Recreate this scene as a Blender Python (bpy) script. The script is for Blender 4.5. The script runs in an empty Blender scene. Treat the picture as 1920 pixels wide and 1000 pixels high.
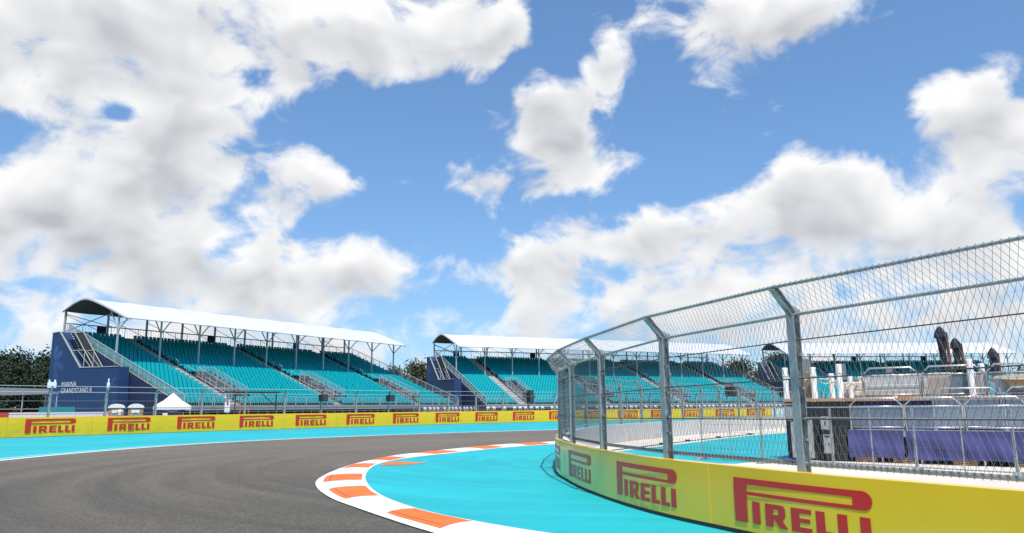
import bpy, bmesh, math, random
import numpy as np
from mathutils import Vector, Matrix
R = math.radians
random.seed(7)
rng = np.random.default_rng(7)
scene = bpy.context.scene
col = scene.collection

# ------------------------------------------------------------------ camera
cam_d = bpy.data.cameras.new('camera')
cam_d.sensor_width = 36.0
cam_d.lens = 36.0 * 1420.0 / 1920.0
cam_d.clip_start = 0.1
cam_d.clip_end = 5000
cam = bpy.data.objects.new('camera', cam_d)
col.objects.link(cam)
PITCH = math.atan(264.0 / 1420.0)
cam.matrix_world = (Matrix.Translation((0, 0, 1.8)) @ Matrix.Rotation(math.pi / 2 + PITCH, 4, 'X')
                    @ Matrix.Rotation(R(-0.5), 4, 'Z'))
scene.camera = cam

# ------------------------------------------------------------------ light, sky, exposure
SUN = Vector((0.06, -0.50, 1.0)).normalized()
sun_d = bpy.data.lights.new('sun', 'SUN')
sun_d.energy = 5.0
sun_d.angle = R(0.53)
sun_d.color = (1.0, 0.955, 0.89)
sun = bpy.data.objects.new('sun', sun_d)
sun.rotation_euler = SUN.to_track_quat('Z', 'Y').to_euler()
sun.location = (0, 0, 60)
col.objects.link(sun)
vs = scene.view_settings
vs.view_transform = 'Standard'; vs.look = 'None'; vs.exposure = 0.14; vs.gamma = 1.0
vs.use_curve_mapping = False
scene.cycles.max_bounces = 6
scene.cycles.diffuse_bounces = 3
scene.cycles.transparent_max_bounces = 16
scene.cycles.use_fast_gi = False

# cumulus: (azimuth, elevation, half width, half height, amount) in degrees; amount < 0 is a blue gap
CLOUDS = [
    (-21.9,27.2,20.6,3.8,1.00),(-4.2,27.7,6.5,3.3,0.90),(-35.8,21.1,7.4,3.8,0.80),(-24.4,20.5,5.0,3.9,0.90),
    (-31.3,15.2,7.1,3.8,0.90),(-21.5,16.4,5.4,3.0,0.70),(-14.6,17.4,3.4,2.8,1.15),(-32.1,11.3,7.1,2.4,0.90),
    (-24.5,12.4,6.9,2.2,0.70),(-13.7,10.0,7.7,2.5,1.15),(-25.2,8.3,10.0,1.8,0.70),(5.2,23.1,5.1,2.9,0.80),
    (7.1,26.6,1.9,2.2,0.70),(-2.5,16.8,4.6,1.6,1.25),(3.9,18.9,3.4,2.8,0.90),(10.1,18.8,2.2,1.0,0.70),
    (18.7,26.7,6.6,3.5,1.00),(24.8,26.7,5.0,2.0,0.80),(32.6,18.3,5.1,3.3,1.10),(20.8,15.4,4.7,2.6,0.90),
    (25.8,14.8,4.1,2.2,0.80),(11.9,13.4,7.1,2.4,0.90),(21.3,11.5,11.7,3.0,0.90),(32.7,11.0,5.9,2.7,0.70),
    (1.6,10.9,4.5,1.8,0.80),(0.0,8.1,6.5,1.8,0.50),(13.6,8.6,9.6,2.0,0.70),(16.7,22.0,1.2,1.1,0.35),
    (-11.2,20.2,1.2,0.8,0.30),(-9.5,20.8,5.2,3.2,-1.15),(-7.2,14.0,4.0,3.6,-0.80),(11.9,22.3,2.5,4.2,-0.70),
    (15.3,17.4,3.5,2.7,-0.90),(24.2,20.5,3.2,3.2,-1.00),(32.4,24.0,5.9,1.9,-1.10),(3.9,27.5,2.2,3.4,-1.30),
    (-35.3,17.6,1.3,1.0,-0.70),(-29.0,19.9,1.1,0.9,-0.70),(-25.2,13.2,1.0,0.7,-0.50),(-20.8,10.4,1.3,1.1,-0.60),
    (-3.7,22.1,3.4,2.7,-0.60),(-4.9,8.1,2.4,1.2,-0.60),(8.9,9.5,3.2,1.2,-0.30),(-19.7,23.3,1.5,1.1,-0.30),
    (-16.8,16.2,1.0,1.3,-0.40),(-18.2,20.2,1.0,1.6,-.6),(0.6,25.0,2.0,1.5,-1.1),(-31,25,7,4,.6),(5.4,21.5,3.6,2.2,.6),(-10.5,6.0,3.0,1.6,-.5),(7.4,21.3,1.2,1.3,-.5),(-20.5,11.4,1.3,.9,-.4),(5.5,15.6,5.0,1.3,-.6),
    (-31,5.0,10,2.6,.75),(-14,5.0,10,2.4,.85),(4,5.0,8,2.0,.50),(20,5.2,12,2.2,.70),(33,5.8,7,2.2,.60)]

def build_world():
    w = bpy.data.worlds.new('World'); scene.world = w; w.use_nodes = True
    nt = w.node_tree; nt.nodes.clear(); L = nt.links
    def nd(t): return nt.nodes.new(t)
    def put(sock, v):
        if isinstance(v, (int, float)): sock.default_value = v
        else: L.new(v, sock)
    def M(op, a, b=None, c=None, clamp=False):
        n = nd('ShaderNodeMath'); n.operation = op; n.use_clamp = clamp
        put(n.inputs[0], a)
        if b is not None: put(n.inputs[1], b)
        if c is not None: put(n.inputs[2], c)
        return n.outputs[0]
    def smooth(x, lo, hi):
        n = nd('ShaderNodeMapRange'); n.interpolation_type = 'SMOOTHSTEP'
        put(n.inputs['Value'], x); n.inputs['From Min'].default_value = lo; n.inputs['From Max'].default_value = hi
        return n.outputs[0]
    tc = nd('ShaderNodeTexCoord')
    sep = nd('ShaderNodeSeparateXYZ'); L.new(tc.outputs['Generated'], sep.inputs[0])
    x, y, z = sep.outputs
    az = M('MULTIPLY', M('ARCTAN2', x, y), 57.29578)
    el = M('MULTIPLY', M('ARCSINE', z), 57.29578)
    def noise(vec_scale, offset, detail, rough, dist):
        mp = nd('ShaderNodeMapping'); mp.inputs['Scale'].default_value = vec_scale; mp.inputs['Location'].default_value = offset
        L.new(tc.outputs['Generated'], mp.inputs['Vector'])
        n = nd('ShaderNodeTexNoise'); n.noise_dimensions = '3D'
        n.inputs['Scale'].default_value = 1.0; n.inputs['Detail'].default_value = detail
        n.inputs['Roughness'].default_value = rough; n.inputs['Distortion'].default_value = dist
        L.new(mp.outputs[0], n.inputs['Vector'])
        return n.outputs[0]
    # wobble the blob outline so that no ellipse shows
    wa = M('MULTIPLY', M('SUBTRACT', noise((7, 7, 9), (3.1, 0.7, 5.2), 3, .5, 0), .5), 7.0)
    we = M('MULTIPLY', M('SUBTRACT', noise((7, 7, 9), (8.4, 2.2, 1.9), 3, .5, 0), .5), 4.5)
    azw = M('ADD', az, wa); elw = M('ADD', el, we)
    tot = None; mom = None
    for (a, e, ra, re, k) in CLOUDS:
        p = M('MULTIPLY', M('SUBTRACT', azw, a), 1 / ra)
        q = M('MULTIPLY', M('SUBTRACT', elw, e), 1 / re)
        r2 = M('MULTIPLY_ADD', p, p, M('MULTIPLY', q, q))
        g = M('MULTIPLY', M('EXPONENT', M('MULTIPLY', r2, -0.9)), k)
        tot = g if tot is None else M('ADD', tot, g)
        if k > .5:
            mq = M('MULTIPLY', g, q)
            mom = mq if mom is None else M('ADD', mom, mq)
    tot = M('MINIMUM', tot, 1.25)
    sc = (12.0, 12.0, 16.0); o = (1.3, 4.2, 0.4)
    n1 = noise(sc, o, 10, .57, .35)                                   # outline, down to the wisps
    m1 = noise(sc, o, 3.0, .52, .35)                                  # body, for the light and shade
    n2 = noise(sc, (o[0] + .05, o[1] - .10, o[2] + .62), 2.0, .50, .35)
    f = M('ADD', M('MULTIPLY_ADD', M('SUBTRACT', n1, .5), 3.7, M('MULTIPLY', tot, 1.0)), -0.27)
    mask = smooth(f, -.02, .78)
    mask = M('MULTIPLY', mask, smooth(el, -0.5, 2.5))
    sh = M('MULTIPLY_ADD', M('SUBTRACT', m1, n2), 1.7, M('MULTIPLY_ADD', M('SUBTRACT', n1, m1), 1.1, .66))
    sh = M('MULTIPLY_ADD', mom, .42, sh)
    sh = M('SUBTRACT', sh, M('MULTIPLY', smooth(f, .5, 1.7), .36))
    sh = M('ADD', sh, M('MULTIPLY', M('SUBTRACT', 1.0, smooth(f, .25, .9)), .20), clamp=True)
    ramp = nd('ShaderNodeValToRGB'); L.new(sh, ramp.inputs[0])
    cr = ramp.color_ramp
    cr.elements[0].position = .05; cr.elements[0].color = (.52, .54, .585, 1)
    cr.elements[1].position = .96; cr.elements[1].color = (1.02, 1.02, 1.02, 1)
    em = cr.elements.new(.48); em.color = (.76, .775, .805, 1)
    sky = nd('ShaderNodeTexSky'); sky.sky_type = 'NISHITA'; sky.sun_disc = False
    sky.sun_elevation = math.asin(SUN.z); sky.sun_rotation = math.atan2(SUN.x, SUN.y)
    sky.air_density = 1.0; sky.dust_density = 0.25; sky.ozone_density = 3.0
    bg1 = nd('ShaderNodeBackground'); bg1.inputs['Strength'].default_value = 0.132
    wb = nd('ShaderNodeMix'); wb.data_type = 'RGBA'; wb.blend_type = 'MULTIPLY'; wb.inputs[0].default_value = 1.0
    wb.inputs[7].default_value = (.98, 1.36, 1.76, 1); gm = nd('ShaderNodeGamma'); gm.inputs[1].default_value = .72; L.new(sky.outputs[0], gm.inputs[0]); L.new(gm.outputs[0], wb.inputs[6]); L.new(wb.outputs[2], bg1.inputs['Color'])
    bg2 = nd('ShaderNodeBackground'); bg2.inputs['Strength'].default_value = 0.885
    L.new(ramp.outputs[0], bg2.inputs['Color'])
    mx = nd('ShaderNodeMixShader')
    L.new(mask, mx.inputs[0]); L.new(bg1.outputs[0], mx.inputs[1]); L.new(bg2.outputs[0], mx.inputs[2])
    out = nd('ShaderNodeOutputWorld'); L.new(mx.outputs[0], out.inputs['Surface'])
    w.cycles.sampling_method = 'MANUAL'; w.cycles.sample_map_resolution = 512
build_world()

# ------------------------------------------------------------------ materials
MATS = {}
def mat(name, color, rough=.6, metal=0.0, var=0.0, vscale=6.0, bump=0.0, bscale=60.0, spec=None, alpha=1.0, trans=0.0, coat=0.0, stretch=None):
    m = bpy.data.materials.new(name); m.use_nodes = True
    nt = m.node_tree; L = nt.links; b = nt.nodes['Principled BSDF']
    c = tuple(color) + (1.0,)
    b.inputs['Base Color'].default_value = c
    b.inputs['Roughness'].default_value = rough; b.inputs['Metallic'].default_value = metal
    if spec is not None: b.inputs['Specular IOR Level'].default_value = spec
    if coat: b.inputs['Coat Weight'].default_value = coat; b.inputs['Coat Roughness'].default_value = .12
    if trans: b.inputs['Transmission Weight'].default_value = trans
    if alpha < 1: b.inputs['Alpha'].default_value = alpha
    tc = nt.nodes.new('ShaderNodeTexCoord')
    src = tc.outputs['Object']
    if stretch:
        mp = nt.nodes.new('ShaderNodeMapping'); mp.inputs['Scale'].default_value = stretch
        L.new(src, mp.inputs[0]); src = mp.outputs[0]
    if var:
        n = nt.nodes.new('ShaderNodeTexNoise'); n.inputs['Scale'].default_value = vscale; n.inputs['Detail'].default_value = 6
        n.inputs['Roughness'].default_value = .65
        L.new(src, n.inputs['Vector'])
        mr = nt.nodes.new('ShaderNodeMapRange'); mr.inputs['From Min'].default_value = .3; mr.inputs['From Max'].default_value = .7
        mr.inputs['To Min'].default_value = 1 - var; mr.inputs['To Max'].default_value = 1 + var
        L.new(n.outputs[0], mr.inputs['Value'])
        mx = nt.nodes.new('ShaderNodeMix'); mx.data_type = 'RGBA'; mx.blend_type = 'MULTIPLY'; mx.inputs[0].default_value = 1
        mx.inputs[6].default_value = c; L.new(mr.outputs[0], mx.inputs[7]); L.new(mx.outputs[2], b.inputs['Base Color'])
    if bump:
        n2 = nt.nodes.new('ShaderNodeTexNoise'); n2.inputs['Scale'].default_value = bscale; n2.inputs['Detail'].default_value = 4
        L.new(src, n2.inputs['Vector'])
        bp = nt.nodes.new('ShaderNodeBump'); bp.inputs['Strength'].default_value = bump; bp.inputs['Distance'].default_value = .02
        L.new(n2.outputs[0], bp.inputs['Height']); L.new(bp.outputs[0], b.inputs['Normal'])
    MATS[name] = m
    return m

def ground_mat(name, color, center, fine, fine_amt, arc_amt, big_amt, rough=.8, arc_scale=.9, bump=.3, spec=.2, dust=0.0, pale=None):
    """painted or tarred ground: fine grit, tyre arcs round the corner's centre, broad patches"""
    m = bpy.data.materials.new(name); m.use_nodes = True
    nt = m.node_tree; L = nt.links; b = nt.nodes['Principled BSDF']
    b.inputs['Roughness'].default_value = rough; b.inputs['Specular IOR Level'].default_value = spec
    if dust: b.inputs['Sheen Weight'].default_value = dust; b.inputs['Sheen Roughness'].default_value = .45; b.inputs['Sheen Tint'].default_value = (1, .93, .86, 1)
    tc = nt.nodes.new('ShaderNodeTexCoord')
    def noise(src, scale, detail=4, rg=.6):
        n = nt.nodes.new('ShaderNodeTexNoise'); n.inputs['Scale'].default_value = scale
        n.inputs['Detail'].default_value = detail; n.inputs['Roughness'].default_value = rg
        L.new(src, n.inputs['Vector']); return n.outputs[0]
    def rng_(src, lo, hi, a, c):
        r = nt.nodes.new('ShaderNodeMapRange'); L.new(src, r.inputs[0])
        for i, v in zip((1, 2, 3, 4), (lo, hi, a, c)): r.inputs[i].default_value = v
        return r.outputs[0]
    def mul(a, c):
        n = nt.nodes.new('ShaderNodeMath'); n.operation = 'MULTIPLY'; L.new(a, n.inputs[0]); L.new(c, n.inputs[1]); return n.outputs[0]
    fin = noise(tc.outputs['Object'], fine, 3, .75)
    v1 = mul(rng_(fin, .3, .7, 1 - fine_amt, 1 + fine_amt), rng_(noise(tc.outputs['Object'], fine*.22, 3, .6), .3, .7, 1 - fine_amt*.18, 1 + fine_amt*.18))
    # arcs
    sb = nt.nodes.new('ShaderNodeVectorMath'); sb.operation = 'SUBTRACT'; sb.inputs[1].default_value = (*center, 0)
    L.new(tc.outputs['Object'], sb.inputs[0])
    ln = nt.nodes.new('ShaderNodeVectorMath'); ln.operation = 'LENGTH'; L.new(sb.outputs[0], ln.inputs[0])
    sx = nt.nodes.new('ShaderNodeSeparateXYZ'); L.new(sb.outputs[0], sx.inputs[0])
    at = nt.nodes.new('ShaderNodeMath'); at.operation = 'ARCTAN2'; L.new(sx.outputs[0], at.inputs[0]); L.new(sx.outputs[1], at.inputs[1])
    cb = nt.nodes.new('ShaderNodeCombineXYZ'); L.new(ln.outputs['Value'], cb.inputs[0]); L.new(at.outputs[0], cb.inputs[1])
    arc = noise(cb.outputs[0], arc_scale, 6, .62)
    v2 = rng_(arc, .32, .68, 1 - arc_amt, 1 + arc_amt)
    v3 = rng_(noise(tc.outputs['Object'], .22, 4, .6), .3, .7, 1 - big_amt, 1 + big_amt)
    v = mul(mul(v1, v2), v3)
    base = None
    if pale:      # grazing brightening painted in: paler, browner base further along Y, ragged change-over
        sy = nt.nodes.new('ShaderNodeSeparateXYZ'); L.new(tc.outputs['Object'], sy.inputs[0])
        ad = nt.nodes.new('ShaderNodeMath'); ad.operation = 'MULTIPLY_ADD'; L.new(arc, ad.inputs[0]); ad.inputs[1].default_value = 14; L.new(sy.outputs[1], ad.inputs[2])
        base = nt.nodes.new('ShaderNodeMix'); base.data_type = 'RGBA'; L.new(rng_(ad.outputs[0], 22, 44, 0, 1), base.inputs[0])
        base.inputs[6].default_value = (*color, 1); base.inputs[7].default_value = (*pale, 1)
    mx = nt.nodes.new('ShaderNodeMix'); mx.data_type = 'RGBA'; mx.blend_type = 'MULTIPLY'; mx.inputs[0].default_value = 1
    mx.inputs[6].default_value = (*color, 1); L.new(v, mx.inputs[7])
    if base: L.new(base.outputs[2], mx.inputs[6])
    L.new(mx.outputs[2], b.inputs['Base Color'])
    if bump:
        bp = nt.nodes.new('ShaderNodeBump'); bp.inputs['Strength'].default_value = bump; bp.inputs['Distance'].default_value = .008
        L.new(fin, bp.inputs['Height']); L.new(bp.outputs[0], b.inputs['Normal'])
    MATS[name] = m

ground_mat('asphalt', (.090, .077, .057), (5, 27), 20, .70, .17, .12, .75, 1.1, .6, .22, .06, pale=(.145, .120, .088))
ground_mat('aqua_paint', (.014, .375, .415), (5, 27), 24, .14, .11, .10, .6, 1.8, .3)
ground_mat('earth', (.17, .17, .12), (5, 27), 3, .25, 0, .3, .95, 1, 0)
ground_mat('pale_concrete', (.62, .56, .48), (30, 40), 8, .07, .03, .10, .9, .5, .1)
mat('line_paint', (.80, .80, .79), .6, var=.05, vscale=3)
ground_mat('kerb_white', (.70, .69, .67), (5, 27), 6, .08, .30, .10, .6, 2.6, .1)
ground_mat('kerb_orange', (.70, .155, .022), (5, 27), 9, .08, .16, .06, .55, 2.6, .2)
mat('joint', (.10, .06, .04), .9)
mat('yellow_vinyl', (.84, .50, .012), .5, var=.05, vscale=1.2, bump=.12, bscale=2.2)
mat('yellow_film', (.86, .515, .012), .28, var=.03, vscale=.8, bump=.02, bscale=1.5, coat=.35)
mat('logo_red', (.60, .022, .012), .4)
mat('logo_red_film', (.62, .018, .012), .35, coat=.08)
mat('concrete', (.58, .56, .53), .85, var=.14, vscale=3, bump=.15, bscale=25)
mat('black_rubber', (.015, .015, .016), .7)
mat('galv', (.34, .375, .365), .42, metal=.45, var=.22, vscale=9, bump=.05)
mat('galv_wire', (.15, .17, .17), .5, metal=.5)
mat('steel_light', (.52, .53, .53), .45, metal=.35, var=.08, vscale=3)
mat('steel_dark', (.06, .065, .068), .6, metal=.2)
mat('cable_dark', (.05, .05, .055), .6)
mat('seat_teal', (.001, .335, .37), .55, var=.12, vscale=1.6, spec=.2)
mat('deck_steel', (.07, .07, .07), .8, var=.2, vscale=1.5)
mat('step_pale', (.50, .48, .46), .75, var=.12, vscale=3)
mat('shade_black', (.018, .019, .02), .85)  # near-black standing in for shade under the decks and in the entrances
mat('roof_white', (.56, .57, .58), .55, var=.04, vscale=.5)
mat('roof_under_shade', (.09, .11, .11), .8)  # membrane underside, darkened so the roof's shade is in the colour
mat('frame_grey', (.46, .48, .48), .45, metal=.25, var=.05)
mat('navy_mesh', (.010, .043, .130), .65, var=.12, vscale=.5, bump=.25, bscale=.8)
mat('navy_dark', (.008, .018, .070), .7, var=.10, vscale=.6, bump=.2, bscale=.9)
mat('palm_print', (.045, .115, .30), .65)
mat('sign_navy', (.01, .025, .075), .6)
mat('white_print', (.62, .64, .68), .6)
mat('white_plastic', (.78, .78, .77), .45)
mat('white_canvas', (.80, .81, .82), .75, bump=.1, bscale=3)
mat('potty_tan', (.36, .24, .15), .6, var=.06)
mat('teal_panel', (.02, .27, .31), .6, var=.08)
mat('leaf_dark', (.020, .036, .013), .85, var=.35, vscale=.7)
mat('leaf_olive', (.062, .062, .028), .75, var=.35, vscale=.6)
mat('bark', (.10, .078, .058), .9, var=.2)
mat('black_box', (.014, .014, .015), .5)
mat('sign_red', (.55, .02, .03), .5)
mat('orange_plastic', (.75, .16, .03), .5)
mat('red_plastic', (.55, .04, .03), .5)
mat('tarp_grey', (.11, .12, .12), .7, var=.1)
mat('brown_steel', (.20, .12, .07), .7)
mat('skin', (.42, .25, .17), .6)
mat('hair', (.015, .012, .01), .7)
mat('shirt_white', (.75, .75, .76), .8)
mat('cloth_dark', (.022, .024, .03), .85)
mat('cloth_navy', (.03, .05, .12), .85)
mat('purple_drape', (.050, .050, .19), .75, var=.08, vscale=1.5)
mat('navy_fascia', (.028, .042, .15), .6, var=.08, vscale=1)
mat('plank', (.46, .27, .14), .7, var=.18, vscale=4)
mat('black_skirt', (.012, .012, .012), .8)
mat('white_wood', (.80, .79, .77), .55, var=.03, vscale=5)
mat('rope', (.62, .56, .46), .9)
mat('cushion', (.62, .58, .52), .85, var=.05, vscale=3)
mat('wicker', (.50, .33, .18), .8, var=.22, vscale=30, bump=.3, bscale=60)
mat('reed', (.24, .16, .10), .9, var=.35, vscale=22, stretch=(6, 6, .4))
mat('charcoal', (.04, .042, .045), .6)
mat('beige_shell', (.42, .36, .22), .6, var=.08)
mat('umbrella_navy', (.010, .011, .022), .8)
mat('mahogany', (.16, .04, .018), .5)
mat('alu', (.50, .51, .52), .38, metal=.5)
mat('plexi', (.30, .37, .43), .10, alpha=.30)
mat('grey_wrap', (.20, .19, .19), .8, var=.1)
mat('cabinet_grey', (.36, .37, .37), .5)
mat('blue_tarp', (.02, .10, .38), .5)
mat('plant_green', (.04, .10, .02), .7)
mat('mesh_screen', (.16, .36, .36), .7, alpha=.35)

# ------------------------------------------------------------------ mesh helpers
class MB:
    def __init__(s): s.v = []; s.f = []; s.m = []
    def add(s, vs, fs, mi=0):
        o = len(s.v); s.v.extend([tuple(p) for p in vs]); s.f.extend([tuple(i + o for i in f) for f in fs]); s.m.extend([mi] * len(fs))
        return s
    def box(s, x0, x1, y0, y1, z0, z1, mi=0):
        return s.add([(x0,y0,z0),(x1,y0,z0),(x1,y1,z0),(x0,y1,z0),(x0,y0,z1),(x1,y0,z1),(x1,y1,z1),(x0,y1,z1)],
                     [(3,2,1,0),(4,5,6,7),(0,1,5,4),(1,2,6,5),(2,3,7,6),(3,0,4,7)], mi)
    def bar(s, a, b, w, h=None, up=(0, 0, 1), mi=0):
        """square bar from a to b"""
        h = h or w; a = Vector(a); b = Vector(b); d = (b - a).normalized(); u = Vector(up)
        if abs(d.dot(u)) > .98: u = Vector((0, 1, 0))
        r = d.cross(u).normalized(); u = r.cross(d).normalized()
        P = []
        for e in (a, b):
            for (i, j) in ((-1,-1),(1,-1),(1,1),(-1,1)): P.append(e + r * (i * w / 2) + u * (j * h / 2))
        return s.add(P, [(3,2,1,0),(4,5,6,7),(0,1,5,4),(1,2,6,5),(2,3,7,6),(3,0,4,7)], mi)
    def tube(s, pts, r, n=6, mi=0, cap=True):
        pts = [Vector(p) for p in pts]; rings = []
        rr = r if isinstance(r, (list, tuple)) else [r] * len(pts)
        for i, p in enumerate(pts):
            d = (pts[min(i + 1, len(pts) - 1)] - pts[max(i - 1, 0)]).normalized()
            u = Vector((0, 0, 1)) if abs(d.z) < .95 else Vector((0, 1, 0))
            a = d.cross(u).normalized(); b = d.cross(a).normalized()
            rings.append([p + a * (rr[i] * math.cos(2*math.pi*k/n)) + b * (rr[i] * math.sin(2*math.pi*k/n)) for k in range(n)])
        V = [q for ring in rings for q in ring]; Fc = []
        for i in range(len(pts) - 1):
            for k in range(n):
                k2 = (k + 1) % n; Fc.append((i*n+k, i*n+k2, (i+1)*n+k2, (i+1)*n+k))
        if cap: Fc.append(tuple(range(n))); Fc.append(tuple((len(pts)-1)*n + k for k in reversed(range(n))))
        return s.add(V, Fc, mi)
    def prism(s, poly, axis, a, b, mi=0):
        """extrude polygon (list of 2D) along axis 'x','y','z' from a to b; 2D = the two other coordinates in order"""
        def P(p, t): return {'x': (t, p[0], p[1]), 'y': (p[0], t, p[1]), 'z': (p[0], p[1], t)}[axis]
        n = len(poly); V = [P(p, a) for p in poly] + [P(p, b) for p in poly]
        Fc = [tuple(range(n)), tuple(reversed(range(n, 2*n)))] + [(i, i+n, (i+1) % n + n, (i+1) % n) for i in range(n)]
        return s.add(V, Fc, mi)
    def lathe(s, prof, n=16, center=(0,0,0), mi=0, wob=None):
        V = []; Fc = []
        for (r, z) in prof:
            for k in range(n):
                a = 2*math.pi*k/n; q = r * (1 + (wob(k, z) if wob else 0))
                V.append((center[0] + q*math.cos(a), center[1] + q*math.sin(a), center[2] + z))
        for i in range(len(prof)-1):
            for k in range(n):
                k2 = (k+1) % n; Fc.append((i*n+k, i*n+k2, (i+1)*n+k2, (i+1)*n+k))
        Fc.append(tuple(reversed(range(n)))); Fc.append(tuple((len(prof)-1)*n+k for k in range(n)))
        return s.add(V, Fc, mi)
    def railing(s, a, b, h, gap=.5, r=.025, baluster=.016, posts=2.0):
        a = Vector(a); b = Vector(b); Ln = (b - a).length
        s.bar(a + Vector((0,0,h)), b + Vector((0,0,h)), 2*r); s.bar(a + Vector((0,0,.12)), b + Vector((0,0,.12)), 2*r*.8)
        n = max(1, int(Ln / gap))
        for i in range(n + 1):
            p = a.lerp(b, i / n); w = 2*r if (i * gap) % posts < gap else baluster
            s.bar(p, p + Vector((0,0,h)), w)
        return s
    def mesh(s, name):
        me = bpy.data.meshes.new(name); me.from_pydata(s.v, [], s.f); me.update(); return me
    def build(s, name, mats, parent=None, smooth=False, fix=True):
        me = s.mesh(name)
        if isinstance(mats, str): mats = [mats]
        for m in mats: me.materials.append(MATS[m])
        if len(mats) > 1: me.polygons.foreach_set('material_index', s.m)
        if fix:
            bm = bmesh.new(); bm.from_mesh(me); bmesh.ops.recalc_face_normals(bm, faces=bm.faces); bm.to_mesh(me); bm.free()
        if smooth: me.polygons.foreach_set('use_smooth', [True] * len(me.polygons))
        return obj(name, me, parent)

def obj(name, me, parent=None):
    o = bpy.data.objects.new(name, me); col.objects.link(o)
    if parent is not None: o.parent = parent
    return o
def tag(o, label=None, cat=None, group=None, kind=None):
    if label: o['label'] = label
    if cat: o['category'] = cat
    if group: o['group'] = group
    if kind: o['kind'] = kind
    return o
def empty(name, loc=(0,0,0), rz=0.0):
    o = bpy.data.objects.new(name, None); col.objects.link(o); o.location = loc; o.rotation_euler = (0, 0, rz)
    o.empty_display_size = .3
    return o
def copy_tree(o, parent=None):
    c = o.copy(); col.objects.link(c); c.parent = parent
    for ch in list(o.children): copy_tree(ch, c)
    return c

def catmull(P, n=24):
    P = np.array(P, float); P = np.vstack([2*P[0]-P[1], P, 2*P[-1]-P[-2]]); out = []
    for i in range(1, len(P)-2):
        p0, p1, p2, p3 = P[i-1:i+3]
        for k in range(n):
            t = k/n; out.append(.5*((2*p1)+(-p0+p2)*t+(2*p0-5*p1+4*p2-p3)*t*t+(-p0+3*p1-3*p2+p3)*t**3))
    out.append(P[-2]); return np.array(out)
class Path:
    def __init__(s, P):
        s.p = catmull(P, 40); s.s = np.concatenate([[0], np.cumsum(np.linalg.norm(np.diff(s.p, axis=0), axis=1))]); s.L = s.s[-1]
    def at(s, d):
        return np.array([np.interp(d, s.s, s.p[:,0]), np.interp(d, s.s, s.p[:,1])])
    def tan(s, d):
        a, b = s.at(max(d-.35, 0)), s.at(min(d+.35, s.L)); t = b-a; return t/np.linalg.norm(t)
    def pt(s, d, off, z):
        """off > 0 is to the track side"""
        p = s.at(d); t = s.tan(d); n = np.array([t[1], -t[0]]); q = p + n*off; return (float(q[0]), float(q[1]), float(z))
def sweep(mb, path, s0, s1, ds, prof, jitter=None, cap=True, mi=0):
    """closed profile [(off,z)] swept along a path"""
    n = max(2, int(math.ceil((s1-s0)/ds))+1); m = len(prof); V = []
    for i in range(n):
        d = s0 + (s1-s0)*i/(n-1)
        for (o, z) in prof: V.append(path.pt(d, o + (jitter(d, z) if jitter else 0), z))
    Fc = [(i*m+k, i*m+(k+1) % m, (i+1)*m+(k+1) % m, (i+1)*m+k) for i in range(n-1) for k in range(m)]
    if cap: Fc += [tuple(range(m)), tuple((n-1)*m+k for k in reversed(range(m)))]
    return mb.add(V, Fc, mi)

# ------------------------------------------------------------------ the ground
BAR = Path([(-52,24),(-46,36),(-40,46.5),(-35.5,53.6),(-31.1,59.3),(-25.8,66.3),(-16.8,76.3),(-5,87.8),(5.8,96.5),(21,106),(39.6,114.5),(60,122),(90,131)])
WALL = Path([(30,70),(17.5,57),(9.6,46.8),(4.8,38.8),(2.6,32.5),(1.62,27),(1.21,22.06),(1.35,18.97),(1.66,16.53),(2.08,14.49),(2.5,13.07),(3.05,11.75),(3.75,10.2),(4.45,8.95),(5.1,7.9),(6.2,6.2),(8,3.9),(10,2)])
LINE = catmull([(-8,-14),(-14,0),(-17.6,12),(-19.2,22),(-19.5,29.5),(-19.1,34.7),(-17.8,40.5),(-15.2,45.7),(-11.1,51),(-4.8,56.7),(3.5,62.2),(13,67.8),(27,75.5),(60,92),(95,106)])
KO = [(5.0,44.3),(2.29,41.2),(-.6,38.2),(-2.81,34.3),(-4.64,30.0),(-5.22,26.3),(-5.3,23.0),(-4.97,19.67),(-3.95,16.56),(-2.61,13.99),(-1.19,11.6),(0.3,9.5),(2.2,6.9),(4.5,4.0)]
KI = [(4.6,41.2),(2.11,38.05),(-.1,35.7),(-1.95,32.4),(-3.75,28.8),(-4.42,25.8),(-4.25,22.8),(-3.72,19.75),(-2.85,16.7),(-1.65,14.15),(-.15,12.15),(1.45,10.5),(3.2,7.9),(5.4,4.9)]
KOs, KIs = catmull(KO, 24), catmull(KI, 24)

def sheet(name, pts, z, m):
    mb = MB(); mb.add([(float(p[0]), float(p[1]), z) for p in pts], [tuple(range(len(pts)))])
    me = mb.mesh(name); bm = bmesh.new(); bm.from_mesh(me); bmesh.ops.triangulate(bm, faces=bm.faces)
    for f in bm.faces:
        if f.normal.z < 0: f.normal_flip()
    bm.to_mesh(me); bm.free(); me.materials.append(MATS[m])
    return tag(obj(name, me), kind='structure')
sheet('ground', [(-2500,-2500),(2500,-2500),(2500,2500),(-2500,2500)], -.02, 'earth')
barpts = [BAR.at(d) for d in np.linspace(0, BAR.L, 90)]
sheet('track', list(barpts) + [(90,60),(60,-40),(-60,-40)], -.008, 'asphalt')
sheet('run_off', list(LINE) + list(reversed(barpts)), -.003, 'aqua_paint')
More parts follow.
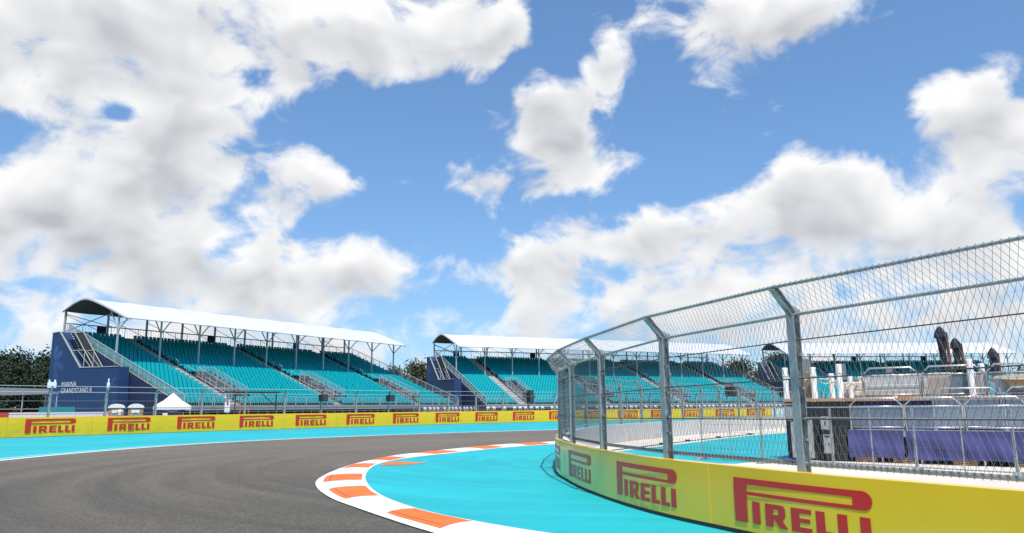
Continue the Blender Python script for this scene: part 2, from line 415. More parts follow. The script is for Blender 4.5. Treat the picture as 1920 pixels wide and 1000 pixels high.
# white edge line, two stripes with a thin gap
def strip(mb, pts, o0, o1, z):
    pts = np.array(pts); V = []
    for i, p in enumerate(pts):
        t = pts[min(i+1, len(pts)-1)] - pts[max(i-1, 0)]; t /= np.linalg.norm(t); n = np.array([t[1], -t[0]])
        for o in (o0, o1): q = p + n*o; V.append((q[0], q[1], z))
    return mb.add(V, [(2*i, 2*i+1, 2*i+3, 2*i+2) for i in range(len(pts)-1)])
tl = MB(); strip(tl, LINE, .0, .30, .002); strip(tl, LINE, -.62, -.48, .002)
tag(tl.build('track_line', 'line_paint'), kind='structure')
wallpts = [WALL.at(d) for d in np.linspace(20, WALL.L, 140)]
sheet('inner_run_off', list(KIs) + list(reversed(wallpts)), .001, 'aqua_paint')
infield = [WALL.at(d) for d in np.linspace(0, WALL.L, 160)]
sheet('infield', list(infield) + [(60,-10),(140,40),(100,115)], .004, 'pale_concrete')
sheet('infield_paint', [(3.9,31.2),(6.6,35.0),(13.8,46.1),(18.2,51.0),(24,51),(22,40),(14,33),(9.2,26.6),(6.9,24.4),(4.6,26.0),(3.4,28.5)], .009, 'aqua_paint')

# kerb: raised white strip, orange blocks set on it
def kerb_z(v): return .012 + .045 * math.sin(math.pi * min(1, max(0, v)) ** .8)
def kpt(u, v, dz=0.0):
    i = u * (len(KOs)-1); k = min(int(i), len(KOs)-2); f = i-k
    a = KOs[k]*(1-f) + KOs[k+1]*f; b = KIs[k]*(1-f) + KIs[k+1]*f
    p = a*(1-v) + b*v; return (float(p[0]), float(p[1]), kerb_z(v) + dz)
def kpatch(mb, u0, u1, v0, v1, nu, nv, dz, skew=0.0):
    V = [kpt(u0 + (u1-u0)*i/nu + skew*(j/nv-.5), v0 + (v1-v0)*j/nv, dz) for i in range(nu+1) for j in range(nv+1)]
    return mb.add(V, [(i*(nv+1)+j, (i+1)*(nv+1)+j, (i+1)*(nv+1)+j+1, i*(nv+1)+j+1) for i in range(nu) for j in range(nv)])
kb = MB(); kpatch(kb, 0, 1, 0, 1, 320, 8, 0)
kerb = tag(kb.build('kerb', 'kerb_white'), kind='structure')
NU = len(KO) - 1.0
for (a, b) in [(.15,.75),(1.25,1.75),(2.25,2.70),(3.2,3.65),(4.2,4.70),(5.2,5.75),(6.48,7.06),(7.56,8.24),(9.08,9.84),(10.9,11.5),(12.1,12.7)]:
    o = MB(); kpatch(o, a/NU, b/NU, .15, .92, 12, 6, .004, -.018); o.build('kerb_block', 'kerb_orange', kerb)
    j = MB(); kpatch(j, a/NU, b/NU, .262, .274, 12, 1, .007, -.018); j.build('expansion_joint', 'joint', kerb)
op = MB(); op.add([(-4.28,25.0,.012),(-4.30,26.2,.012),(-3.9,26.7,.012),(-2.85,25.86,.012),(-3.6,25.1,.012)], [(0,1,2,3,4)])
op.build('orange_patch', 'kerb_orange', kerb)

# ------------------------------------------------------------------ lettering
def logo_polys():
    """pieces of the mark in a unit box, each a quad (x,z) list"""
    Q = []
    def r(x0, x1, z0, z1): Q.append([(x0,z0),(x1,z0),(x1,z1),(x0,z1)])
    r(0, .112, 0, 1)
    r(.112, .885, .865, 1.0); r(.112, .885, .625, .705)
    n = 8
    for i in range(n):      # round right end of the long bowl
        a0 = -math.pi/2 + math.pi*i/n; a1 = -math.pi/2 + math.pi*(i+1)/n; cx, cz, rx, rz = .945, .8125, .055, .1875
        Q.append([(.885, cz+rz*math.sin(a0)), (cx+rx*math.cos(a0), cz+rz*math.sin(a0)), (cx+rx*math.cos(a1), cz+rz*math.sin(a1)), (.885, cz+rz*math.sin(a1))])
    H = .50
    r(.158, .222, .01, H)
    r(.268, .328, .01, H); r(.328, .390, .40, H); r(.328, .390, .19, .28)
    Q.append([(.390,.40),(.425,.44),(.405,.50),(.390,.50)]); Q.append([(.372,.28),(.425,.26),(.425,.44),(.372,.40)]); Q.append([(.372,.19),(.40,.19),(.425,.26),(.372,.28)])
    Q.append([(.335,.19),(.380,.01),(.445,.01),(.395,.19)])
    r(.470, .530, .01, H); r(.530, .615, .40, H); r(.530, .605, .21, .30); r(.530, .615, .01, .115)
    for x in (.645, .785): r(x, x+.06, .01, H); r(x+.06, x+.115, .01, .115)
    r(.920, .980, .01, H)
    return Q
LOGO = logo_polys()
def logo(path, s0, w, z0, h, off, m, parent):
    mb = MB()
    for q in LOGO:
        L_ = max(abs(q[1][0]-q[0][0]), abs(q[2][0]-q[3][0])) * w; n = max(1, int(L_/.2))
        for i in range(n):
            f0, f1 = i/n, (i+1)/n
            def P(f, top):
                a, b = (q[3], q[2]) if top else (q[0], q[1]); x = a[0]+(b[0]-a[0])*f; z = a[1]+(b[1]-a[1])*f
                return path.pt(s0 + x*w, off, z0 + z*h)
            mb.add([P(f0,0), P(f1,0), P(f1,1), P(f0,1)], [(0,1,2,3)])
    return mb.build('lettering', m, parent, fix=False)
def text_mesh(name, body, size, m, parent, matrix):
    cu = bpy.data.curves.new(name, 'FONT'); cu.body = body; cu.size = size; cu.resolution_u = 2; cu.extrude = .004
    t = bpy.data.objects.new(name, cu); col.objects.link(t)
    dg = bpy.context.evaluated_depsgraph_get(); me = bpy.data.meshes.new_from_object(t.evaluated_get(dg))
    bpy.data.objects.remove(t); bpy.data.curves.remove(cu)
    me.materials.clear(); me.materials.append(MATS[m])
    o = obj(name, me, parent); o.matrix_local = matrix; return o

# ------------------------------------------------------------------ outer barrier with yellow banners
outer = empty('outer_barrier', tuple(BAR.at(40)) + (0,))
tag(outer, 'long yellow PIRELLI banner barrier running along the outside of the track below the grandstands', 'barrier')
def put_under(o, root):
    o.parent = root; o.matrix_parent_inverse = root.matrix_world.inverted(); return o
bpy.context.view_layer.update()
bk = MB(); sweep(bk, BAR, 20, BAR.L-6, 1.5, [(-.5,0),(-.06,0),(-.06,1.36),(-.5,1.36)])
put_under(bk.build('concrete_wall', 'concrete'), outer)
GAP = 5.66; first = 35.4
for k in range(-3, 17):
    c0 = first + GAP*k - 1.13
    if c0 < 18: continue
    ph = random.uniform(0, 6)
    def jit(d, z, ph=ph): return 0.014*math.sin(d*2.3+ph)*(.4+.6*math.sin(d*.9+z*2.1)) + .006*math.sin(d*6.1+ph*2+z*3)
    b = MB(); sweep(b, BAR, c0+.006, c0+GAP-.006, .22, [(0,.03),(.012,.03),(.03,.5),(.03,1.0),(.012,1.395),(-.42,1.40),(-.42,1.385),(0,1.38)], jit)
    p = put_under(b.build('banner', 'yellow_vinyl', smooth=False), outer)
    lo = logo(BAR, first+GAP*k, 3.38, .30, .97, .053, 'logo_red', None); put_under(lo, outer); lo.parent = p; lo.matrix_parent_inverse = p.matrix_world.inverted()

# fence above the outer barrier
ofence = empty('outer_debris_fence', tuple(BAR.at(40)) + (0,)); bpy.context.view_layer.update()
tag(ofence, 'galvanised post and cable debris fence standing behind the long yellow banner barrier', 'fence')
def fence_post(path, d, off, zk, out, up, w=.12, foot=0.0):
    mb = MB(); a = path.pt(d, off, foot); b = path.pt(d, off, zk); e = path.pt(d, off+out, zk+up); t = path.tan(d); u = (t[0], t[1], 0)
    n = Vector((t[1], -t[0], 0)); T = Vector(u)
    def hbeam(p, q):
        p = Vector(p); q = Vector(q); dr = (q-p).normalized(); nn = T.cross(dr).normalized()
        for sgn in (-1, 1): mb.bar(p + nn*(sgn*w*.44), q + nn*(sgn*w*.44), w, w*.12, up=nn)
        mb.bar(p, q, w*.12, w*.80, up=nn)
    hbeam(a, b)
    w = w*.72; hbeam(Vector(b) + (Vector(e)-Vector(b)).normalized()*(-.02), e)
    # gusset plate and cap
    g = [path.pt(d, off-.07, zk-.16), path.pt(d, off+.06, zk-.16), path.pt(d, off+out*.55, zk+up*.5), path.pt(d, off-.07, zk+.10)]
    tv = T*.012; mb.add([Vector(q)-tv for q in g] + [Vector(q)+tv for q in g], [(0,1,2,3),(7,6,5,4),(0,4,5,1),(1,5,6,2),(2,6,7,3),(3,7,4,0)])
    return mb
OP = []
d = 21.0
while d < BAR.L-8:
    OP.append(d); put_under(fence_post(BAR, d, -.62, 3.2, .34, .42, .16).build('post', 'galv'), ofence); d += 4.02
for (off, z) in ((-.62,3.2),(-.28,3.62),(-.62,2.55),(-.62,2.0),(-.62,1.6)):
    mb = MB(); mb.tube([BAR.pt(x, off, z) for x in np.arange(20, BAR.L-8, 1.34)], .022, 5)
    put_under(mb.build('cable', 'steel_light' if z > 3 else 'galv_wire'), ofence)
# veil of vertical wires
mb = MB()
for x in np.arange(20, 132, .30):
    a = BAR.pt(x, -.62, 1.35); b = BAR.pt(x+.15, -.62, 2.3); c = BAR.pt(x, -.62, 3.2); e = BAR.pt(x+.08, -.28, 3.62)
    mb.tube([a, b, c, e], .0035, 3, cap=False)
w_ = put_under(mb.build('wire_mesh', 'galv_wire'), ofence); w_['kind'] = 'stuff'

# ------------------------------------------------------------------ inner wall and its fence
WH = .93
inner = empty('inner_barrier', (1.3, 22.0, 0)); bpy.context.view_layer.update()
tag(inner, 'low yellow PIRELLI banner wall curving round the inside of the corner beside the aqua paint', 'barrier')
cw = MB(); sweep(cw, WALL, 0, WALL.L, .5, [(-.34,0),(-.02,0),(-.02,WH-.03),(-.34,WH-.03)])
put_under(cw.build('concrete_wall', 'concrete'), inner)
bs = MB(); sweep(bs, WALL, 38, WALL.L, .4, [(-.01,0),(.035,0),(.035,.055),(-.01,.055)])
put_under(bs.build('base_strip', 'black_rubber'), inner)
starts = [57.62 - 3.9*3 + i*3.88 for i in range(10)]
seams = [52.3, 56.6, 60.05, 63.9, 67.9, 72.5, 76.2, WALL.L-.3]
for i in range(len(seams)-1):
    b = MB(); ph = i*1.7
    def jit(d, z, ph=ph): return .0035*math.sin(d*1.9+ph)
    sweep(b, WALL, seams[i]+.0008, seams[i+1]-.0008, .18, [(0,.06),(.022,.06),(.022,WH),(-.10,WH+.006),(-.10,WH-.008),(0,WH-.012)], jit)
    p = put_under(b.build('banner', 'yellow_film'), inner)
    for s_ in (53.3, 56.95, 60.7, 64.75, 68.47, 72.9):
        if seams[i] < s_ + 1.1 < seams[i+1]:
            lo = logo(WALL, s_, 2.33, .175, .605, .030, 'logo_red_film', None); put_under(lo, inner); lo.parent = p; lo.matrix_parent_inverse = p.matrix_world.inverted()

cfence = empty('catch_fence', (1.5, 22.0, 0)); bpy.context.view_layer.update()
tag(cfence, 'tall galvanised chain-link catch fence with inward leaning top on the inner yellow wall', 'fence')
POFF, OUT, UP = -.13, .33, .36
def zk(d): return float(np.interp(d, [0, 57.35, 60.5, 63.5, 66.6, 69.7, 72.4, 76], [2.82, 2.82, 2.84, 2.86, 2.95, 3.01, 3.08, 3.14]))
PD = [69.7 + 3.09*k for k in range(-21, 1) if 69.7 + 3.09*k > 4] + [73.9, 77.4]
for d in PD:
    p = put_under(fence_post(WALL, d, POFF, zk(d), OUT, UP, .125, foot=WH-.05).build('post', 'galv'), cfence)
    t = WALL.tan(d)
    if d < 56: continue
    for z in (1.35, 1.62, 2.02, 2.47, None):
        bl = MB()
        if z is None: bl.lathe([(.02,-.06),(.045,-.03),(.045,.05),(.02,.07)], 8, WALL.pt(d, POFF-.09, zk(d)+.02))
        else:
            c = WALL.pt(d, POFF, z); bl.bar((c[0]-t[0]*.10, c[1]-t[1]*.10, z), (c[0]+t[0]*.10, c[1]+t[1]*.10, z), .035)
        bl2 = put_under(bl.build('clamp' if z else 'eye_bolt', 'galv'), cfence); bl2.parent = p; bl2.matrix_parent_inverse = p.matrix_world.inverted()
def fpt(x, off, z):
    """straight from post to post, as rails and mesh are hung"""
    k = int(np.clip(np.searchsorted(PD, x)-1, 0, len(PD)-2)); a, b = PD[k], PD[k+1]; f = (x-a)/(b-a)
    return tuple(Vector(WALL.pt(a, off, z)).lerp(Vector(WALL.pt(b, off, z)), f))
def zk(d, _k=zk):
    k = int(np.clip(np.searchsorted(PD, d)-1, 0, len(PD)-2)); a, b = PD[k], PD[k+1]; return _k(a) + (_k(b)-_k(a))*(d-a)/(b-a)
ds = np.array(sorted(set(PD) | set((np.array(PD[:-1])+np.array(PD[1:]))/2)))
for (fo, fz, r, nm, n) in ((OUT, UP, .022, 'top_rail', 8), (0, 0, .022, 'middle_rail', 8)):
    mb = MB(); mb.tube([fpt(x, POFF+fo, zk(x)+fz) for x in ds], r, n); put_under(mb.build(nm, 'galv', smooth=True), cfence)
mb = MB(); mb.tube([fpt(x, POFF-.05, 1.03) for x in ds], .03, 8); put_under(mb.build('bottom_rail', 'galv', smooth=True), cfence)
for zf in (.83, .58, .32):
    mb = MB(); mb.tube([fpt(x, POFF+.01, .95 + (zk(x)-.95)*zf) for x in ds], .0085, 5); put_under(mb.build('cable', 'cable_dark'), cfence)
# chain link: zigzag wires hooking into each other, one mesh for each bay
CW, CHH = .0425, .115
for bi in range(len(PD)-1):
    a, b = PD[bi], PD[bi+1]
    if a < 41: continue
    mb = MB(); n = int(round((b-a)/CW)); cw_ = (b-a)/n
    for i in range(n):
        sc0 = a + cw_*(i+.5); ztop = zk(sc0); pts = []
        m_ = int((ztop-1.03)/CHH) + 1
        for k in range(m_+1):
            z = 1.03 + (ztop-1.03)*k/m_; sd = 1 if (k+i) % 2 else -1
            pts.append(fpt(sc0 + sd*cw_*.52 + .004*math.sin(i*7.1+k), POFF + sd*.006, z))
        q = 5
        for k in range(1, q+1):
            f = k/q; sd = 1 if (m_+k+i) % 2 else -1
            pts.append(fpt(sc0 + sd*cw_*.52, POFF + OUT*f, ztop + UP*f))
        c = fpt(sc0, POFF+OUT, ztop+UP)
        mb.tube(pts, .0027, 3, cap=False)
        # the wire's end wound round the top rail
        sd = pts[-1]; mb.tube([(sd[0], sd[1], sd[2]-.03), (sd[0]-.032, sd[1]-.01, sd[2]+.005), (sd[0], sd[1], sd[2]+.034), (sd[0]+.03, sd[1]+.01, sd[2]+.004)], .0035, 3, cap=False)
        e = pts[0]; mb.tube([(e[0], e[1]-.03, e[2]), (e[0], e[1], e[2]+.036), (e[0]+.02, e[1]+.04, e[2]), (e[0], e[1], e[2]-.036)], .0032, 3, cap=False)
    w_ = put_under(mb.build('chain_link', 'galv_wire', fix=False), cfence); w_['kind'] = 'stuff'

# ------------------------------------------------------------------ grandstands
NR, TR, RI, T0, Z0 = 25, .82, .325, -11.8, 2.1
TB = T0 + NR*TR; ZB = Z0 + NR*RI
ROOF = [(-1.8,11.45),(.5,12.35),(2.7,13.15),(4.4,13.72),(5.5,14.0),(6.3,14.1),(7.1,14.04),(8.5,13.72),(10.5,13.0)]
def roof_z(t): return float(np.interp(t, [p[0] for p in ROOF], [p[1] for p in ROOF]))
def seat_mesh():
    mb = MB()
    mb.add([(-.20,-.20,.40),(.20,-.20,.40),(.20,.20,.37),(-.20,.20,.37),(-.20,-.20,.45),(.20,-.20,.45),(.20,.20,.42),(-.20,.20,.42)],
           [(3,2,1,0),(4,5,6,7),(0,1,5,4),(1,2,6,5),(2,3,7,6),(3,0,4,7)])
    mb.add([(-.20,.17,.40),(.20,.17,.40),(.20,.22,.40),(-.20,.22,.40),(-.205,.25,.68),(.205,.25,.68),(.205,.30,.68),(-.205,.30,.68),(-.17,.275,.75),(.17,.275,.75),(.17,.315,.75),(-.17,.315,.75)],
           [(3,2,1,0),(0,1,5,4),(1,2,6,5),(2,3,7,6),(3,0,4,7),(4,5,9,8),(5,6,10,9),(6,7,11,10),(7,4,8,11),(8,9,10,11)])
    mb.box(-.03,.03,-.05,.15,.02,.38)
    return mb
SEAT = seat_mesh(); seat_me = SEAT.mesh('seat'); seat_me.materials.append(MATS['seat_teal'])
SV = np.array(SEAT.v); SF = SEAT.f

def frond(mb, cx, cz, ang, L_, plane):
    """one printed palm frond made of slim leaflets; plane maps (a, z) to 3D"""
    dx, dz = math.cos(ang), math.sin(ang); px, pz = -dz, dx
    for i in range(14):
        f = .15 + .85*i/13
        for sg in (-1, 1):
            l = L_*.42*math.sin(math.pi*min(.98, f*.9+.08)); a = (cx+dx*L_*f, cz+dz*L_*f - .22*L_*f*f)
            e = (a[0] + (px*sg*.8+dx*.6)*l, a[1] + (pz*sg*.8+dz*.6)*l - .25*l); w = .05*L_
            mb.add([plane(a[0]-dx*w*.5, a[1]-dz*w*.5), plane(a[0]+dx*w*.5, a[1]+dz*w*.5), plane(*e)], [(0,1,2)])

def make_stand(phi, D, s0, nb, aisles, label, n_parts, writing, ncl=True):
    ph = R(phi); u = np.array([math.sin(ph), math.cos(ph)]); n = np.array([-math.cos(ph), math.sin(ph)]); o0 = u*s0 + n*D
    L_ = nb*5.0 + .4
    root = empty('grandstand', (o0[0], o0[1], 0), math.pi/2 - ph)
    tag(root, label, 'grandstand', 'covered grandstands along the track')
    M_ = Matrix.Translation((o0[0], o0[1], 0)) @ Matrix.Rotation(math.pi/2 - ph, 4, 'Z')
    # stepped deck
    prof = [(T0, Z0-.35), (T0, Z0)]
    for i in range(NR):
        prof += [(T0+TR*(i+1), Z0+RI*i), (T0+TR*(i+1), Z0+RI*(i+1))]
    prof += [(TB+1.0, ZB), (TB+1.0, ZB-.5)]
    mb = MB(); mb.prism(prof, 'x', 0, L_); mb.build('seating_deck', 'deck_steel', root)
    # aisles: pale steps and hand rails
    for a in aisles:
        mb = MB()
        for i in range(NR):
            t, z = T0+TR*i, Z0+RI*i
            mb.box(a-.6, a+.6, t-.006, t+.41, z-.1, z+.012); mb.box(a-.6, a+.6, t+.41, t+TR-.01, z-.1, z+RI*.5)
        st = mb.build('aisle_steps', 'step_pale', root)
        for i0 in (1, 5, 9, 13, 17, 21):
            h = MB(); p0 = (a, T0+TR*i0, Z0+RI*i0); p1 = (a, T0+TR*(i0+2), Z0+RI*(i0+2))
            h.tube([p0, (p0[0],p0[1],p0[2]+.95), (p1[0],p1[1],p1[2]+.95), p1], .024, 5); h.build('hand_rail', 'steel_light', st)
    # entrances through the seating
    voms = [a + .75 for a in aisles]
    for v in voms:
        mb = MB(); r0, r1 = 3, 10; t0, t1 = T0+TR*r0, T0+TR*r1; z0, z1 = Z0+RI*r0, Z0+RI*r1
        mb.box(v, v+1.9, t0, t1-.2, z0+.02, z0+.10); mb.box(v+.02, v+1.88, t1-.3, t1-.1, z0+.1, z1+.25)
        vo = mb.build('entrance', 'shade_black', root)  # opening's shade painted as near-black floor and end wall
        mb = MB()
        for x in (v, v+1.95):
            mb.railing((x, t0-.2, z0-.05), (x, t1-.1, z1), 1.15, .17, .024, .016, 1.3)
            mb.railing((x, t0-.2, z0), (x, t1-.1, z0+.2), 1.0, .4, .02, .016, 1.3)
        mb.railing((v, t1-.1, z1), (v+1.95, t1-.1, z1), 1.15, .17, .024, .016)
        for k in range(6): mb.box(v+.1, v+1.8, t0+.5*k, t0+.5*k+.3, z0-.02*k, z0+.05+.02*k)
        mb.build('railing', 'steel_light', vo)
    # seats
    pos = []
    for i in range(NR):
        for k in range(int(L_/.5)):
            x = .45 + k*.5
            if x > L_-.3 or any(abs(x-a) < .82 for a in aisles): continue
            if 2 <= i <= 10 and any(v-.15 < x < v+2.2 for v in voms): continue
            pos.append((x, T0+TR*i+.42, Z0+RI*i))
    pos = np.array(pos)
    W = np.array([list((M_ @ Vector(p))[:2]) for p in pos]); order = np.argsort((W**2).sum(1))
    parts = order[:n_parts]; rest = order[n_parts:]
    for i in parts:
        s = obj('seat', seat_me, root); s.location = pos[i]
    if len(rest):
        P = pos[rest]; P = P + np.c_[rng.normal(0,.008,len(P)), rng.normal(0,.012,len(P)), np.zeros(len(P))]
        V = (SV[None] + P[:,None,:]).reshape(-1,3); nv = len(SV)
        F = [tuple(int(q)+nv*i for q in f) for i in range(len(P)) for f in SF]
        me = bpy.data.meshes.new('seating'); me.from_pydata(V.tolist(), [], F); me.materials.append(MATS['seat_teal']); me.update()
        tag(obj('seating', me, root), kind='stuff')
    # rails
    for (nm, x) in (('side_railing', -.12), ('side_railing', L_+.1)):
        mb = MB(); mb.railing((x, T0-.2, Z0), (x, TB+.6, ZB+.1), 1.15, .28, .03, .02, 1.6); r_ = mb.build(nm, 'steel_light', root)
        if x < 0:
            mb = MB(); mb.prism([(T0-.2,Z0+.14),(TB+.6,ZB+.24),(TB+.6,ZB+1.2),(T0-.2,Z0+1.1)], 'x', x+.03, x+.04); mb.build('mesh_screen', 'mesh_screen', r_)
    mb = MB(); mb.railing((-.1, T0-.25, Z0), (L_+.1, T0-.25, Z0), 1.05, .26, .03, .016, 1.56); mb.bar((0,T0-.12,Z0-.12),(L_,T0-.12,Z0-.12), .1, .42)
    mb.build('front_railing', 'steel_light', root)
    mb = MB(); mb.railing((-.1, TB+.85, ZB), (L_+.1, TB+.85, ZB), 1.25, .34, .028, .018, 1.7); mb.build('back_railing', 'steel_light', root)
    for k in range(0, nb, 3):
        mb = MB(); mb.box(k*5+3.2, k*5+4.3, TB+.72, TB+.78, ZB+.35, ZB+1.25); mb.build('section_sign', 'sign_navy', root)
    # roof: one membrane panel for each bay, arched rafters, posts with two struts
    for k in range(nb):
        x0 = k*5.0 - (.35 if k == 0 else 0) + .03; x1 = (k+1)*5.0 + (.75 if k == nb-1 else 0) - .03
        mb = MB(); nseg = 5; m_ = len(ROOF); V = []
        for j in range(nseg+1):
            f = j/nseg; sag = -.07*math.sin(math.pi*f)
            for (t, z) in ROOF: V.append((x0+(x1-x0)*f, t, z + sag))
        for j in range(nseg+1):
            f = j/nseg; sag = -.07*math.sin(math.pi*f)
            for (t, z) in ROOF: V.append((x0+(x1-x0)*f, t, z + sag - .05))
        off = (nseg+1)*m_; Fc = []
        for j in range(nseg):
            for i in range(m_-1):
                a = j*m_+i; Fc += [(a, a+m_, a+m_+1, a+1), (off+a, off+a+1, off+a+m_+1, off+a+m_)]
            for i in (0, m_-1): a = j*m_+i; Fc.append((a, a+m_, off+a+m_, off+a))
        for i in range(m_-1):
            for j in (0, nseg): a = j*m_+i; Fc.append((a, a+1, off+a+1, off+a))
        mb.add(V, Fc)
        mb.m = [1 if (min(f) >= off) else 0 for f in mb.f]; mb.build('roof_panel', ['roof_white','roof_under_shade'], root, smooth=False)
    for k in range(nb+1):
        x = k*5.0 + (.0 if k else -.3); x += .6 if k == nb else 0
        mb = MB(); mb.tube([(x, t, z-.14) for (t, z) in ROOF], .075, 6); mb.build('rafter', 'frame_grey', root)
        if k == nb: x -= .6
        x = max(x, 0)
        mb = MB(); zf = Z0 + RI*(0-T0)/TR - .5
        if k == 0: zf = .1
        mb.bar((x, 0, zf), (x, 0, roof_z(0)-.12), .15, up=(0,1,0))
        po = mb.build('roof_post', 'frame_grey', root)
        for (t, z) in ((-1.55, roof_z(-1.55)-.16), (1.75, roof_z(1.75)-.16)):
            mb = MB(); mb.bar((x, 0, 10.15), (x, t, z), .09); mb.build('strut', 'frame_grey', po)
        mb = MB(); mb.bar((x, 10.35, .1), (x, 10.35, 13.0), .2, up=(0,1,0)); mb.build('back_post', 'frame_grey', root)
        if k < nb:
            mb = MB(); mb.bar((x, 10.2, 12.5), (x+5, 10.2, 10.6), .05); mb.bar((x, -0, 10.9), (x+2.5, -0, roof_z(0)-.1), .05) if k % 3 == 0 else None
            mb.bar((x, 10.3, 11.6), (x+5, 10.3, 11.6), .10); mb.build('brace', 'frame_grey', root)
    mb = MB(); mb.bar((0,10.2,12.6),(0,.2,10.4),.07); mb.bar((0,10.2,10.6),(0,1.2,12.2),.07); mb.build('brace', 'steel_dark', root)
    mb = MB(); mb.tube([(-.35,-1.8,11.36),(L_+.4,-1.8,11.36)], .05, 6); mb.build('gutter', 'frame_grey', root)
    # below the deck
    mb = MB(); mb.box(.3, L_-.3, -10.0, -9.9, 0, 2.6); mb.box(.3, L_-.3, TB+.6, TB+.7, 0, ZB-.4); mb.build('under_shade', 'shade_black', root)  # near-black sheets added so the recess below the deck reads as shaded
    mb = MB(); x = .1
    while x < L_:
        for t in (T0+.15, T0+1.5): mb.bar((x, t, 0), (x, t, Z0-.3), .06, up=(0,1,0))
        mb.bar((x, T0+.15, .2), (x, T0+1.5, Z0-.5), .045); x += 1.28
    for z in (.35, 1.0, 1.6): mb.bar((.1, T0+.15, z), (L_-.1, T0+.15, z), .055)
    mb.build('scaffold', 'steel_light', root)
    # left end: navy cladding, stair tower clad in printed mesh, scaffold stair
    mb = MB(); mb.prism([(T0-.1,0),(T0-.1,Z0-.05),(TB+.6,ZB+.02),(10.6,ZB+.02),(10.6,0)], 'x', -.30, -.2); mb.build('end_cladding', 'navy_dark', root)
    tw = MB(); tw.prism([(-3.6,0),(-3.2,6.2),(3.65,6.3),(8.15,10.35),(9.62,10.3),(9.5,0)], 'x', -1.6, -.42); tw = tw.build('stair_tower', 'navy_mesh', root)
    mb = MB()
    for (a, b) in (((-3.2,6.2),(3.65,6.3)), ((3.65,6.3),(8.15,10.35)), ((8.15,10.35),(9.62,10.3))):
        mb.bar((-1.62, a[0], a[1]+.03), (-1.62, b[0], b[1]+.03), .07)
    mb.build('edge_pipe', 'steel_light', tw)
    mb = MB()
    A = [(1.4,6.35),(5.6,10.3)]; B = [(3.65,6.35),(8.15,10.35)]
    for x in (-1.5, -.5):
        mb.bar((x,*A[0]), (x,*A[1]), .07); mb.bar((x,*B[0]), (x,*B[1]), .06); mb.bar((x,A[1][0],A[1][1]), (x,B[1][0],B[1][1]), .06)
        mb.bar((x,A[0][0],6.35),(x,B[0][0],6.35), .06); mb.bar((x,3.2,6.35),(x,3.2,8.2),.06); mb.bar((x,2.0,6.4),(x,4.6,8.2),.045); mb.bar((x,3.3,8.2),(x,5.9,8.2),.07)
    ss = mb.build('scaffold_stair', 'steel_light', root)
    mb = MB()
    for k in range(16):
        f = k/15; t = 2.5+(6.7-2.5)*f; z = 6.3+3.9*f; mb.box(-1.45,-.55,t,t+.28,z-.03,z+.01)
    mb.prism([(1.5,6.3),(3.5,6.3),(8.0,10.25),(5.7,10.25)], 'x', -.47, -.44); mb.build('stair_tread', 'steel_dark', ss)
    if ncl:
        pl = lambda a, z: (-1.612, a, z)
        for (cx, cz, a0) in ((8.9,7.2,2.4),(8.9,7.2,3.3),(8.9,7.2,1.8),(8.9,7.2,4.2),(8.9,3.2,2.6),(8.9,3.2,3.4),(-2.4,3.9,.8),(-2.4,3.9,1.8)):
            mb = MB(); frond(mb, cx, cz, a0, 2.2 if cx > 0 else 1.6, pl)
            # keep the print inside the tower's face
            mb.f = [f for f in mb.f if all(-3.1 < mb.v[q][1] < 9.4 and .1 < mb.v[q][2] < (6.1 if mb.v[q][1] < 3.7 else 6.1+(mb.v[q][1]-3.7)*.89) for q in f)]; mb.m = [0]*len(mb.f)
            if mb.f: tag(mb.build('palm_print', 'palm_print', tw, fix=False), kind='stuff')
    if writing:
        for (line, z) in (('MARINA', 4.35), ('GRANDSTAND 8', 3.68)):
            mtx = Matrix(((0,0,-1,-1.63),(-1,0,0,6.85),(0,1,0,z),(0,0,0,1)))
            text_mesh('lettering', line, .76, 'white_print', tw, mtx)
    return root, M_, L_

ST1 = make_stand(31, 77.05, 47.1, 9, [6.6,21.6,36.8], 'covered grandstand with teal seats and navy stair tower lettered MARINA GRANDSTAND 8', 300, True)
ST2 = make_stand(64, 114.0, 45.5, 12, [6.2,21.2,36.2,51.2], 'long teal-seated grandstand with white roof and person in white, past the lettered one', 300, False)
ST3 = make_stand(86, 142.8, 62.5, 9, [9,24,39], 'white-roofed teal grandstand rising behind the deck with closed umbrellas', 0, False)

# platforms and rows of white chairs before the stands
def chair_mesh():
    mb = MB()
    for x in (-.2, .2):
        mb.bar((x,-.2,0),(x,.18,.86),.028); mb.bar((x,.2,0),(x,-.18,.45),.028)
    mb.box(-.2,.2,-.22,.16,.43,.46); mb.box(-.21,.21,.10,.13,.60,.86); mb.bar((-.2,-.1,.2),(.2,-.1,.2),.022)
    return mb
cm = chair_mesh().mesh('folding_chair'); cm.materials.append(MATS['white_plastic'])
def chairs(stand, x0, x1, t, label, group, plat_label):
    root, M_, L_ = stand
    a = math.atan2(M_[1][0], M_[0][0])
    p = empty('viewing_platform', M_ @ Vector(((x0+x1)/2, t, 0)), a); h = (x1-x0)/2 + 1
    mb = MB(); mb.box(-h, h, -1.0, 1.0, .98, 1.08); mb.build('floor', 'deck_steel', p)
    mb = MB(); mb.box(-h, h, -.98, -.94, 0, .97); mb.build('skirt', 'grey_wrap', p)
    mb = MB(); mb.railing((-h,.95,1.08),(h,.95,1.08), 1.0, .3, .025, .016); mb.build('railing', 'steel_light', p)
    tag(p, plat_label, 'platform')
    x = x0
    while x < x1:
        if random.random() > .06:
            c = obj('folding_chair', cm); c.location = M_ @ Vector((x, t-.35+random.uniform(-.08,.08), 1.08)); c.rotation_euler = (0,0,a+random.uniform(-.12,.12))
            tag(c, label, 'chair', group)
        x += .92 if random.random() > .08 else 1.6
